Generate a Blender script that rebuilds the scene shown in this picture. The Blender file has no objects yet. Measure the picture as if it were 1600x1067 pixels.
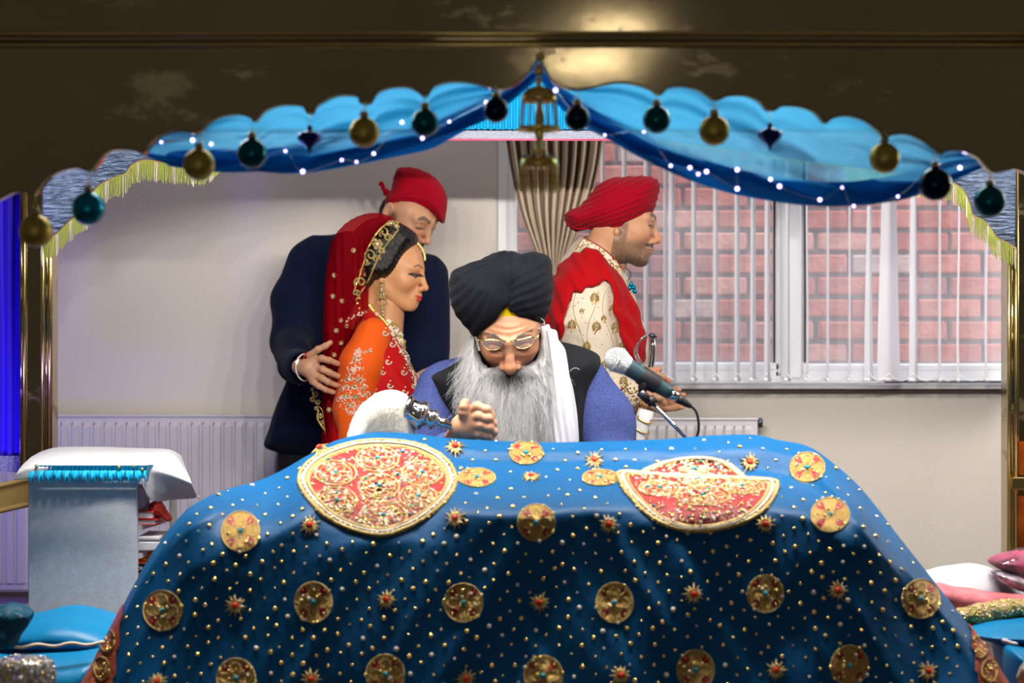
import bpy, math, random
import numpy as np
from mathutils import Vector, Matrix
from mathutils.bvhtree import BVHTree
random.seed(7); RNG = np.random.RandomState(11)
SC = bpy.context.scene
COL = SC.collection
F = 3111.0; CH = 1.3; CX, CY = 800.0, 533.5
def P(px, py, Y): return np.array([(px-CX)/F*Y, Y, CH+(CY-py)/F*Y])
def S(Y): return Y/F            # metres per pixel at depth Y

# ------------------------------------------------------------------ camera, world, lights, exposure
cam = bpy.data.objects.new('camera', bpy.data.cameras.new('camera')); COL.objects.link(cam)
cam.location = (0, 0, CH); cam.rotation_euler = (math.pi/2, 0, 0)
cam.data.sensor_width = 36; cam.data.lens = F*36/1600
cam.data.dof.use_dof = True; cam.data.dof.focus_distance = 5.1; cam.data.dof.aperture_fstop = 3.0
SC.camera = cam
W = bpy.data.worlds.new('world'); SC.world = W; W.use_nodes = True
W.node_tree.nodes['Background'].inputs[0].default_value = (1.0, .90, .76, 1)
W.node_tree.nodes['Background'].inputs[1].default_value = .055
SC.view_settings.view_transform = 'Standard'; SC.view_settings.look = 'None'
SC.view_settings.exposure = 0.0; SC.view_settings.gamma = 1.0; SC.view_settings.use_curve_mapping = False
SC.cycles.max_bounces = 6; SC.cycles.transparent_max_bounces = 12; SC.cycles.sample_clamp_indirect = 4
SC.cycles.caustics_reflective = False; SC.cycles.caustics_refractive = False
def light(kind, name, loc, power, color=(1,1,1), target=None, **kw):
    l = bpy.data.lights.new(name, kind); l.energy = power; l.color = color
    for k, v in kw.items(): setattr(l, k, v)
    o = bpy.data.objects.new(name, l); COL.objects.link(o); o.location = loc
    if target is not None:
        o.rotation_euler = (Vector(target)-Vector(loc)).to_track_quat('-Z', 'Y').to_euler()
    return o
WARM = (1, .95, .88)
for x in np.linspace(-.70, .70, 8):      # canopy lamp strip aimed over the reader at the back of the room
    light('SPOT', 'canopy_spot', (float(x), 3.78, 1.894), 28, WARM, (x*1.6, 6.4, 1.55), spot_size=math.radians(92), spot_blend=.9, shadow_soft_size=.01)
light('SPOT', 'canopy_spot', (.80, 3.80, 1.894), 40, WARM, (1.75, 6.4, 1.30), spot_size=math.radians(66), spot_blend=.9, shadow_soft_size=.01)  # extra spot added to brighten the window and blind
for x in (-.45, .45):           # canopy downlights over the covered stand
    light('AREA', 'canopy_downlight', (x, 4.38, 1.95), 8.5, WARM, (x, 4.42, .5), shape='RECTANGLE', size=.75, size_y=.10, spread=math.radians(75))
light('AREA', 'hall_ceiling_panel', (-.2, 5.65, 2.56), 6, WARM, (-.2, 5.5, 0), shape='RECTANGLE', size=2.8, size_y=.5)
light('AREA', 'front_fill', (-.5, -.9, 1.0), 5.5, (1, .96, .92), (0, 5.0, 1.35), shape='RECTANGLE', size=1.6, size_y=.5)  # unseen fill added behind the camera to brighten the faces
for x in (-.5, .5):
    light('AREA', 'swag_backlight', (x, 4.02, 1.93), 3.2, (.95, .97, 1), (x, 3.2, 1.80), shape='RECTANGLE', size=.8, size_y=.05)  # backlights added so the sheer blue swags glow
for x in (-1.0, 1.0):
    light('AREA', 'corner_fill', (x, 4.5, 1.95), 4.5, WARM, (x*1.08, 4.6, .5), shape='DISK', size=.12, spread=math.radians(110))  # fill lights added to brighten the pillow and cabinet cloth
for x in (-.3, .3):
    light('SPOT', 'reader_fill_spot', (x, 4.14, 1.90), 4.5, WARM, (0, 4.72, 1.22), spot_size=math.radians(60), spot_blend=1.0, shadow_soft_size=.03)  # fill spots added to brighten the reader
light('SPOT', 'blue_drape_spot', (-1.55, 4.7, .75), 20, (.25, .15, 1), (-1.42, 5.34, 1.3), spot_size=math.radians(70), spot_blend=.8, shadow_soft_size=.03)
light('AREA', 'hall_ceiling_lamp', (.36, -2.15, 2.6), 4, (1, .93, .8), (.36, -2.15, 0), shape='RECTANGLE', size=.36, size_y=.10)
light('AREA', 'hall_ceiling_lamp', (.44, -1.20, 2.6), 2, (1, .93, .8), (.44, -1.20, 0), shape='RECTANGLE', size=.26, size_y=.14)
light('AREA', 'side_fill', (2.7, 5.3, 2.1), 34, WARM, (.9, 6.24, 1.45), shape='RECTANGLE', size=.6, size_y=.6)  # fill added from the side to brighten the blind slats
light('AREA', 'outside_daylight', (.8, 6.72, 3.3), 95, (.86, .93, 1), (.8, 7.1, 1.4), shape='RECTANGLE', size=3.2, size_y=.5)
light('AREA', 'outside_daylight_low', (2.9, 6.85, 1.9), 36, (.86, .93, 1), (1.2, 7.2, 1.5), shape='RECTANGLE', size=.5, size_y=1.6)
light('POINT', 'blue_uplight', (-1.75, 5.6, .75), 5, (.22, .12, 1), shadow_soft_size=.05)

# ------------------------------------------------------------------ materials
def mat(name, color, rough=.6, metal=0., bump=0., bscale=40., spec=.25, alpha=1., sheen=0., emit=0., vcol=False, noise=0., nscale=8., sss=0., trans=0., stretch=None, coat=0.):
    m = bpy.data.materials.new(name); m.use_nodes = True; nt = m.node_tree; b = nt.nodes['Principled BSDF']
    c = tuple(color)+(1,)
    b.inputs['Base Color'].default_value = c; b.inputs['Roughness'].default_value = rough
    b.inputs['Metallic'].default_value = metal; b.inputs['Specular IOR Level'].default_value = spec
    b.inputs['Alpha'].default_value = alpha; b.inputs['Sheen Weight'].default_value = sheen
    b.inputs['Transmission Weight'].default_value = trans; b.inputs['Coat Weight'].default_value = coat
    if sss: b.inputs['Subsurface Weight'].default_value = sss; b.inputs['Subsurface Radius'].default_value = (.012,.005,.003); b.inputs['Subsurface Scale'].default_value = .6
    if emit: b.inputs['Emission Color'].default_value = c; b.inputs['Emission Strength'].default_value = emit
    co = nt.nodes.new('ShaderNodeTexCoord'); src = co.outputs['Object']
    if stretch:
        mp = nt.nodes.new('ShaderNodeMapping'); mp.inputs['Scale'].default_value = stretch; nt.links.new(src, mp.inputs[0]); src = mp.outputs[0]
    out = None
    if vcol:
        a = nt.nodes.new('ShaderNodeAttribute'); a.attribute_name = 'Col'; out = a.outputs['Color']
    if noise:
        n = nt.nodes.new('ShaderNodeTexNoise'); n.inputs['Scale'].default_value = nscale; n.inputs['Detail'].default_value = 6; nt.links.new(src, n.inputs['Vector'])
        r = nt.nodes.new('ShaderNodeMapRange'); r.inputs[1].default_value = .3; r.inputs[2].default_value = .7; r.inputs[3].default_value = 1-noise; r.inputs[4].default_value = 1+noise; nt.links.new(n.outputs[0], r.inputs[0])
        mx = nt.nodes.new('ShaderNodeVectorMath'); mx.operation = 'SCALE'; mx.inputs[0].default_value = color
        if out: nt.links.new(out, mx.inputs[0])
        nt.links.new(r.outputs[0], mx.inputs['Scale']); out = mx.outputs[0]
    if out: nt.links.new(out, b.inputs['Base Color'])
    if bump:
        n = nt.nodes.new('ShaderNodeTexNoise'); n.inputs['Scale'].default_value = bscale; n.inputs['Detail'].default_value = 4; nt.links.new(src, n.inputs['Vector'])
        bp = nt.nodes.new('ShaderNodeBump'); bp.inputs['Strength'].default_value = bump; bp.inputs['Distance'].default_value = .01; nt.links.new(n.outputs[0], bp.inputs['Height']); nt.links.new(bp.outputs[0], b.inputs['Normal'])
    return m
def sheer(name, color, alpha, transl=.5):
    m = bpy.data.materials.new(name); m.use_nodes = True; nt = m.node_tree; nt.nodes.clear()
    o = nt.nodes.new('ShaderNodeOutputMaterial'); d = nt.nodes.new('ShaderNodeBsdfDiffuse'); t = nt.nodes.new('ShaderNodeBsdfTranslucent'); tr = nt.nodes.new('ShaderNodeBsdfTransparent')
    m1 = nt.nodes.new('ShaderNodeMixShader'); m2 = nt.nodes.new('ShaderNodeMixShader')
    d.inputs[0].default_value = tuple(color)+(1,); t.inputs[0].default_value = tuple(color)+(1,)
    tr.inputs[0].default_value = tuple(.35+.65*min(1, c*1.6) for c in color)+(1,)
    m1.inputs[0].default_value = transl; nt.links.new(d.outputs[0], m1.inputs[1]); nt.links.new(t.outputs[0], m1.inputs[2])
    m2.inputs[0].default_value = alpha; nt.links.new(tr.outputs[0], m2.inputs[1]); nt.links.new(m1.outputs[0], m2.inputs[2]); nt.links.new(m2.outputs[0], o.inputs[0])
    return m
def glassy(name, tint=(1,1,1), haze=.06, gloss=.08):
    m = bpy.data.materials.new(name); m.use_nodes = True; nt = m.node_tree; nt.nodes.clear()
    o = nt.nodes.new('ShaderNodeOutputMaterial'); d = nt.nodes.new('ShaderNodeBsdfDiffuse'); g = nt.nodes.new('ShaderNodeBsdfGlossy'); tr = nt.nodes.new('ShaderNodeBsdfTransparent')
    m1 = nt.nodes.new('ShaderNodeMixShader'); m2 = nt.nodes.new('ShaderNodeMixShader')
    tr.inputs[0].default_value = tuple(tint)+(1,); d.inputs[0].default_value = (.8,.82,.9,1); g.inputs['Roughness'].default_value = .02
    m1.inputs[0].default_value = haze; nt.links.new(tr.outputs[0], m1.inputs[1]); nt.links.new(d.outputs[0], m1.inputs[2])
    m2.inputs[0].default_value = gloss; nt.links.new(m1.outputs[0], m2.inputs[1]); nt.links.new(g.outputs[0], m2.inputs[2]); nt.links.new(m2.outputs[0], o.inputs[0])
    return m
M = {}
M['wall'] = mat('wall_paint', (.70,.645,.585), .85, bump=.15, bscale=120)
M['white'] = mat('white_upvc', (.82,.83,.86), .35)
M['radiator'] = mat('radiator_paint', (.70,.68,.72), .4)
M['carpet'] = mat('floor_carpet', (.16,.13,.12), .95, bump=.5, bscale=200)
M['mortar'] = mat('mortar', (.20,.18,.18), .95, bump=.4, bscale=60, noise=.2)
M['bricks'] = [mat('brick_clay', c, .9, bump=.6, bscale=45, noise=.3, nscale=14) for c in
               [(.42,.12,.09),(.50,.17,.13),(.36,.14,.12),(.55,.25,.20),(.46,.13,.10),(.50,.36,.33)]]
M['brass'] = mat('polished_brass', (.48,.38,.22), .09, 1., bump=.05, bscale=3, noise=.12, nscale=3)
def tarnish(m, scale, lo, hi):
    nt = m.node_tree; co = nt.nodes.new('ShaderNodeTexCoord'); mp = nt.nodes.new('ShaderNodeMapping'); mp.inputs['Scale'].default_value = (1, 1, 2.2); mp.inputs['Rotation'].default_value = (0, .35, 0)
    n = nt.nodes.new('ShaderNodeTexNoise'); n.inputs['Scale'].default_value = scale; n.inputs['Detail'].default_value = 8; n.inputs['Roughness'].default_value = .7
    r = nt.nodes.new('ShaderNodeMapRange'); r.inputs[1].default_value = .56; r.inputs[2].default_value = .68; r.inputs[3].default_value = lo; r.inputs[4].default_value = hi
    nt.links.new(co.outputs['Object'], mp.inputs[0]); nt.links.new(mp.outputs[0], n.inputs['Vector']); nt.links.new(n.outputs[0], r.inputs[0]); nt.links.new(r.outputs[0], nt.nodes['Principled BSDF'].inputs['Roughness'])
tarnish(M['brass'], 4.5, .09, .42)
M['brass_hi'] = mat('bright_brass', (.85,.66,.25), .2, 1.)
M['gold'] = mat('gold_metal', (.85,.58,.16), .28, 1.)
M['gold_bauble'] = mat('matt_gold_bauble', (.50,.36,.08), .45, .8, bump=.15, bscale=90)
M['teal_bauble'] = mat('teal_bauble', (.0,.10,.13), .22, .7)
M['cyan_bauble'] = mat('cyan_bauble', (.0,.22,.35), .25, .7)
M['navy_bauble'] = mat('navy_bauble', (.003,.012,.045), .2, .6)
M['blue_fin'] = mat('blue_finial', (.01,.03,.22), .2, .7)
M['swag'] = sheer('sheer_blue_swag', (.14,.58,.90), .72, .6)
M['swag_dark'] = sheer('sheer_blue_hem', (.01,.27,.60), .82, .5)
M['blue_satin'] = mat('blue_satin', (.0,.19,.42), .4, sheen=.03, bump=.2, bscale=30)
M['blue_frill'] = mat('blue_frill', (.0,.38,.66), .5, sheen=.03)
M['blue_panel'] = mat('ultramarine_drape', (.05,.02,.75), .5, emit=0)
M['lace'] = mat('silver_lace', (.42,.45,.55), .5, .2, bump=1., bscale=150)
M['silver_cloth'] = mat('silver_blue_brocade', (.20,.27,.42), .35, .55, bump=1., bscale=90, noise=.45, nscale=60, stretch=(.4,.4,1.6))
M['fringe'] = mat('lime_fringe', (.50,.55,.12), .7, bump=.3, bscale=200)
M['fringe_pale'] = mat('cream_fringe', (.85,.76,.58), .7)
M['trim_gold'] = mat('gold_cord', (.45,.33,.12), .5, .3)
M['curtain'] = mat('beige_curtain', (.50,.40,.30), .85, bump=.2, bscale=120, sheen=.03)
M['slat'] = sheer('blind_fabric', (.88,.89,.94), 1., .5)
M['glass'] = glassy('window_glass', haze=.22, gloss=.05)  # milky white mixed into the pane stands in for the room's reflection
M['bulb'] = mat('fairy_bulb', (.55,.5,1.), .3, emit=5.)
M['rumalla'] = mat('teal_blue_satin_cover', (.0,.072,.205), .5, spec=.15, bump=.12, bscale=60)
M['maroon'] = mat('maroon_ground', (.28,.02,.025), .5, bump=.4, bscale=200)
M['redground'] = mat('red_ground', (.33,.008,.012), .5, bump=.4, bscale=200)
M['zari'] = mat('dull_gold_thread', (.40,.25,.07), .38, .75, bump=.6, bscale=300)
M['zari_lt'] = mat('pale_gold_thread', (.50,.37,.15), .35, .6, bump=.6, bscale=300)
M['bead_gold'] = mat('gold_bead', (.95,.70,.22), .2, .8)
M['bead_white'] = mat('pearl_bead', (.80,.70,.60), .25)
M['bead_pink'] = mat('pink_bead', (.85,.45,.40), .25)
M['bead_turq'] = mat('turquoise_bead', (.02,.30,.42), .2)
M['bead_red'] = mat('red_bead', (.7,.05,.02), .2)
M['border'] = mat('rust_brocade', (.35,.07,.03), .6, bump=.6, bscale=150, noise=.5, nscale=50)
M['skin'] = mat('skin', (.7,.45,.3), .48, vcol=True, sss=.15, bump=.06, bscale=220, spec=.35)
M['navy'] = mat('navy_wool', (.004,.008,.026), .9, spec=.06, sheen=.03, bump=.2, bscale=250)
M['blackcloth'] = mat('black_cloth', (.008,.008,.01), .85)
M['reddark'] = mat('crimson_cotton', (.26,.001,.010), .8, spec=.06, sheen=.03, bump=.15, bscale=200)
M['redshawl'] = mat('red_chiffon_shawl', (.36,.002,.005), .75, spec=.08, sheen=.03, bump=.2, bscale=160)
M['turban_black'] = mat('black_turban_cotton', (.007,.008,.012), .95, spec=.05, sheen=.03, bump=.25, bscale=300)
M['yellow'] = mat('yellow_cotton', (.90,.66,.0), .7)
M['cream'] = mat('cream_brocade', (.64,.55,.43), .7, spec=.1, bump=.4, bscale=150, noise=.06)
M['kurta'] = mat('heather_blue_wool', (.055,.075,.22), .95, spec=.1, noise=.35, nscale=260, bump=.3, bscale=260)
M['vest'] = mat('charcoal_vest', (.012,.012,.015), .95, spec=.06, sheen=.03, bump=.3, bscale=260)
M['whitecloth'] = mat('white_cotton', (.58,.58,.62), .85, bump=.15, bscale=90)
M['dressred'] = mat('red_bridal_silk', (.48,.003,.004), .6, spec=.12, sheen=.03, bump=.15, bscale=120)
M['orange'] = mat('orange_chiffon', (.75,.10,.008), .7, spec=.1, sheen=.03)
M['veil'] = sheer('red_net_veil', (.50,.006,.018), .42, .35)
M['hair'] = mat('black_hair', (.004,.0035,.004), .36, bump=.3, bscale=60, stretch=(1,1,6), spec=.3)
M['beard'] = mat('grey_beard', (.7,.7,.7), .6, vcol=True)
M['whisk'] = mat('white_yak_hair', (.95,.92,.84), .7, bump=.3, bscale=120)
M['chrome'] = mat('chrome', (.80,.80,.82), .12, 1.)
M['grille'] = mat('mic_grille', (.55,.57,.60), .4, .6, bump=1., bscale=400)
M['micblack'] = mat('mic_dark_body', (.03,.06,.075), .35, .3)
M['rubber'] = mat('black_rubber', (.012,.012,.014), .5)
M['lens'] = glassy('spectacle_lens', (.93,.93,1), .06, .05)
M['greyboard'] = mat('grey_board', (.68,.72,.78), .8, noise=.08, nscale=50, bump=.1, bscale=150)
M['whiteboard'] = mat('white_shelf', (.72,.72,.72), .5)
M['bookred'] = mat('red_book_cloth', (.60,.05,.03), .5, noise=.4, nscale=30)
M['bookwhite'] = mat('white_paper', (.78,.76,.78), .6)
M['orangepack'] = mat('orange_plastic', (.9,.22,.01), .35)
M['pink'] = mat('pink_card', (.75,.12,.22), .5)
M['yellowpack'] = mat('yellow_pack', (.85,.60,.03), .5)
M['letters'] = mat('white_letters', (.85,.85,.85), .6)
M['crystal'] = mat('glitter_crystal', (.62,.56,.50), .15, .6)
M['plaid'] = mat('magenta_plaid', (.42,.04,.12), .4, noise=.95, nscale=30)
M['floral'] = mat('floral_cloth', (.60,.45,.55), .5, noise=.95, nscale=45)
M['pinkcloth'] = mat('pink_embroidered_cloth', (.62,.17,.20), .5, noise=.4, nscale=25)
M['plastic'] = glassy('clear_plastic_wrap', (1,1,1), .05, .08)
M['darkmetal'] = mat('gunmetal', (.12,.13,.16), .3, .9)
M['lampwhite'] = mat('lamp_housing', (.7,.7,.7), .5)
M['darkwood'] = mat('dark_wood', (.035,.015,.01), .4)
M['orange_reflection'] = mat('orange_reflection_paint', (.35,.07,.01), .25, .3, noise=.6, nscale=12)  # orange reflection on the brass post, put into the panel's base colour

# ------------------------------------------------------------------ object helpers
def wloc(o):
    v = np.zeros(3)
    while o is not None: v += np.array(o.location); o = o.parent
    return v
def mk(name, V, Fs, mats, parent=None, smooth=True, fmat=None, col=None, kind=None, label=None, cat=None, group=None):
    V = np.asarray(V, float)
    if parent is not None: V = V - wloc(parent)
    me = bpy.data.meshes.new(name)
    if isinstance(Fs, np.ndarray) and Fs.ndim == 2:
        n, k = Fs.shape
        me.vertices.add(len(V)); me.vertices.foreach_set('co', V.astype(np.float32).ravel())
        me.loops.add(n*k); me.loops.foreach_set('vertex_index', Fs.astype(np.int32).ravel())
        me.polygons.add(n); me.polygons.foreach_set('loop_start', np.arange(0, n*k, k, dtype=np.int32)); me.polygons.foreach_set('loop_total', np.full(n, k, dtype=np.int32))
        me.update(calc_edges=True); me.validate()
    else:
        me.from_pydata(V.tolist(), [], [tuple(int(i) for i in f) for f in Fs]); me.update()
    for m in (mats if isinstance(mats, (list, tuple)) else [mats]): me.materials.append(m)
    if fmat is not None and len(fmat) == len(me.polygons): me.polygons.foreach_set('material_index', np.asarray(fmat, dtype=np.int32))
    me.polygons.foreach_set('use_smooth', np.full(len(me.polygons), smooth))
    if col is not None:
        a = me.color_attributes.new('Col', 'FLOAT_COLOR', 'POINT')
        a.data.foreach_set('color', np.concatenate([col, np.ones((len(col), 1))], 1).astype(np.float32).ravel())
    o = bpy.data.objects.new(name, me); COL.objects.link(o)
    if parent is not None: o.parent = parent
    if kind: o['kind'] = kind
    if label: o['label'] = label
    if cat: o['category'] = cat
    if group: o['group'] = group
    return o
def thing(name, label, cat, loc, group=None, kind=None):
    o = bpy.data.objects.new(name, None); COL.objects.link(o); o.location = tuple(loc); o.empty_display_size = .05
    o['label'] = label; o['category'] = cat
    if group: o['group'] = group
    if kind: o['kind'] = kind
    return o
class MB:
    def __init__(s): s.V = []; s.F = []; s.m = []; s.n = 0
    def add(s, V, Fs, mi=0):
        V = np.asarray(V, float).reshape(-1, 3)
        s.V.append(V); s.F += [tuple(int(i)+s.n for i in f) for f in Fs]; s.m += [mi]*len(Fs); s.n += len(V)
    def box(s, lo, hi, mi=0, bev=0):
        lo = np.array(lo, float); hi = np.array(hi, float)
        if bev:
            b = min(bev, *(abs(hi-lo)*.45)); c = []; fs = []
            # chamfered box through 24 verts
            for ax in range(3):
                for sg in (0, 1):
                    a, d = (ax+1) % 3, (ax+2) % 3; q = []
                    for u, v in ((0,0),(1,0),(1,1),(0,1)):
                        p = np.zeros(3); p[ax] = (lo, hi)[sg][ax]
                        p[a] = lo[a]+b if u == 0 else hi[a]-b; p[d] = lo[d]+b if v == 0 else hi[d]-b
                        c.append(p); q.append(len(c)-1)
                    fs.append(tuple(q) if sg else tuple(q[::-1]))
            c = np.array(c)
            # hull edges/corners
            import itertools
            def near(p, sgn):
                return [i for i in range(24) if all((c[i][k] > (lo[k]+hi[k])/2) == sgn[k] for k in range(3))]
            corners = {sg: near(None, sg) for sg in itertools.product((False, True), repeat=3)}
            def face_of(i): return i//4
            for sg, ids in corners.items():
                t = sorted(ids, key=face_of); fs.append(tuple(t))
            for ax in range(3):
                for s1 in (False, True):
                    for s2 in (False, True):
                        a, d = (ax+1) % 3, (ax+2) % 3
                        q = []
                        for e in (False, True):
                            sg = [None]*3; sg[ax] = e; sg[a] = s1; sg[d] = s2
                            ids = corners[tuple(sg)]
                            q.append([i for i in ids if face_of(i)//2 == a][0]); q.append([i for i in ids if face_of(i)//2 == d][0])
                        fs.append((q[0], q[1], q[3], q[2]))
            s.add(c, fs, mi); return
        x0, y0, z0 = lo; x1, y1, z1 = hi
        s.add([(x0,y0,z0),(x1,y0,z0),(x1,y1,z0),(x0,y1,z0),(x0,y0,z1),(x1,y0,z1),(x1,y1,z1),(x0,y1,z1)],
              [(0,3,2,1),(4,5,6,7),(0,1,5,4),(1,2,6,5),(2,3,7,6),(3,0,4,7)], mi)
    def tube(s, pts, r, n=8, mi=0, cap=True, closed=False):
        pts = np.asarray(pts, float); k = len(pts); r = np.broadcast_to(np.asarray(r, float), (k,))
        V = []; up = None
        for i in range(k):
            if closed: t = pts[(i+1) % k]-pts[i-1]
            else: t = pts[min(i+1, k-1)]-pts[max(i-1, 0)]
            t = t/(np.linalg.norm(t)+1e-12)
            if up is None: up = np.cross(t, (0,0,1) if abs(t[2]) < .9 else (1,0,0))
            up = up-t*np.dot(up, t); up = up/(np.linalg.norm(up)+1e-12); w = np.cross(t, up)
            for j in range(n):
                a = 2*math.pi*j/n; V.append(pts[i]+r[i]*(math.cos(a)*up+math.sin(a)*w))
        Fs = []
        for i in range(k if closed else k-1):
            i2 = (i+1) % k
            for j in range(n): Fs.append((i*n+j, i*n+(j+1) % n, i2*n+(j+1) % n, i2*n+j))
        if cap and not closed: Fs.append(tuple(range(n))[::-1]); Fs.append(tuple((k-1)*n+j for j in range(n)))
        s.add(V, Fs, mi)
    def lathe(s, prof, c, axis=(0,0,1), n=24, mi=0):
        # prof: list of (radius, height along axis)
        ax = np.array(axis, float); ax /= np.linalg.norm(ax)
        u = np.cross(ax, (0,1,0) if abs(ax[1]) < .9 else (1,0,0)); u /= np.linalg.norm(u); w = np.cross(ax, u); c = np.array(c, float)
        V = []; Fs = []
        for r, h in prof:
            for j in range(n):
                a = 2*math.pi*j/n; V.append(c+ax*h+max(r, 1e-5)*(math.cos(a)*u+math.sin(a)*w))
        for i in range(len(prof)-1):
            for j in range(n): Fs.append((i*n+j, i*n+(j+1) % n, (i+1)*n+(j+1) % n, (i+1)*n+j))
        s.add(V, Fs, mi)
    def ball(s, c, r, n=12, mi=0, sq=(1,1,1)):
        m = max(4, n//2)
        V = [np.array(c)+np.array(sq)*np.array([r*math.sin(math.pi*i/m)*math.cos(2*math.pi*j/n), r*math.sin(math.pi*i/m)*math.sin(2*math.pi*j/n), r*math.cos(math.pi*i/m)]) for i in range(m+1) for j in range(n)]
        s.add(V, [(i*n+j, (i+1)*n+j, (i+1)*n+(j+1) % n, i*n+(j+1) % n) for i in range(m) for j in range(n)], mi)
    def prism(s, pxs, Y0, Y1, mi=0):
        # polygon in x,z (world) given as list of (x,z), extruded from Y0 to Y1 (triangulated caps by ear-safe ngon)
        n = len(pxs); V = [(x, Y0, z) for x, z in pxs]+[(x, Y1, z) for x, z in pxs]
        s.add(V, [tuple(range(n)), tuple(range(2*n-1, n-1, -1))]+[(i, i+n, (i+1) % n+n, (i+1) % n) for i in range(n)], mi)
    def grid(s, G, mi=0, closeu=False):
        G = np.asarray(G, float); a, b = G.shape[:2]; Fs = []
        for i in range(a-1):
            for j in range(b if closeu else b-1): Fs.append((i*b+j, i*b+(j+1) % b, (i+1)*b+(j+1) % b, (i+1)*b+j))
        s.add(G.reshape(-1, 3), Fs, mi)
    def build(s, name, mats, parent=None, smooth=True, **kw):
        return mk(name, np.concatenate(s.V), s.F, mats, parent, smooth, fmat=s.m if isinstance(mats, (list, tuple)) else None, **kw)
def catmull(pts, n=8, closed=True):
    pts = np.asarray(pts, float); k = len(pts); out = []
    for i in range(k if closed else k-1):
        p0 = pts[(i-1) % k] if closed or i > 0 else pts[0]; p1 = pts[i]; p2 = pts[(i+1) % k]; p3 = pts[(i+2) % k] if closed or i+2 < k else pts[-1]
        for t in np.linspace(0, 1, n, endpoint=False):
            out.append(.5*((2*p1)+(-p0+p2)*t+(2*p0-5*p1+4*p2-p3)*t*t+(-p0+3*p1-3*p2+p3)*t**3))
    if not closed: out.append(pts[-1])
    return np.array(out)

# ------------------------------------------------------------------ numpy noise and implicit surfaces
def _h(ix, iy, iz, seed):
    n = (ix*374761393+iy*668265263+iz*1274126177+seed*974634777) & 0xffffffff
    n = ((n ^ (n >> 13))*1103515245+12345) & 0xffffffff
    return ((n ^ (n >> 16)) & 0xffff)/65535.0
def vnoise(p, seed=0):
    p = np.asarray(p, float); i = np.floor(p).astype(np.int64); f = p-i; f = f*f*(3-2*f); r = 0
    for dx in (0, 1):
        for dy in (0, 1):
            for dz in (0, 1):
                w = (f[..., 0] if dx else 1-f[..., 0])*(f[..., 1] if dy else 1-f[..., 1])*(f[..., 2] if dz else 1-f[..., 2])
                r = r+w*_h(i[..., 0]+dx, i[..., 1]+dy, i[..., 2]+dz, seed)
    return r*2-1
def smin(a, b, k):
    if k <= 0: return np.minimum(a, b)
    h = np.maximum(k-np.abs(a-b), 0)/k
    return np.minimum(a, b)-h*h*k*.25
def smax(a, b, k): return -smin(-a, -b, k)
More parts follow.
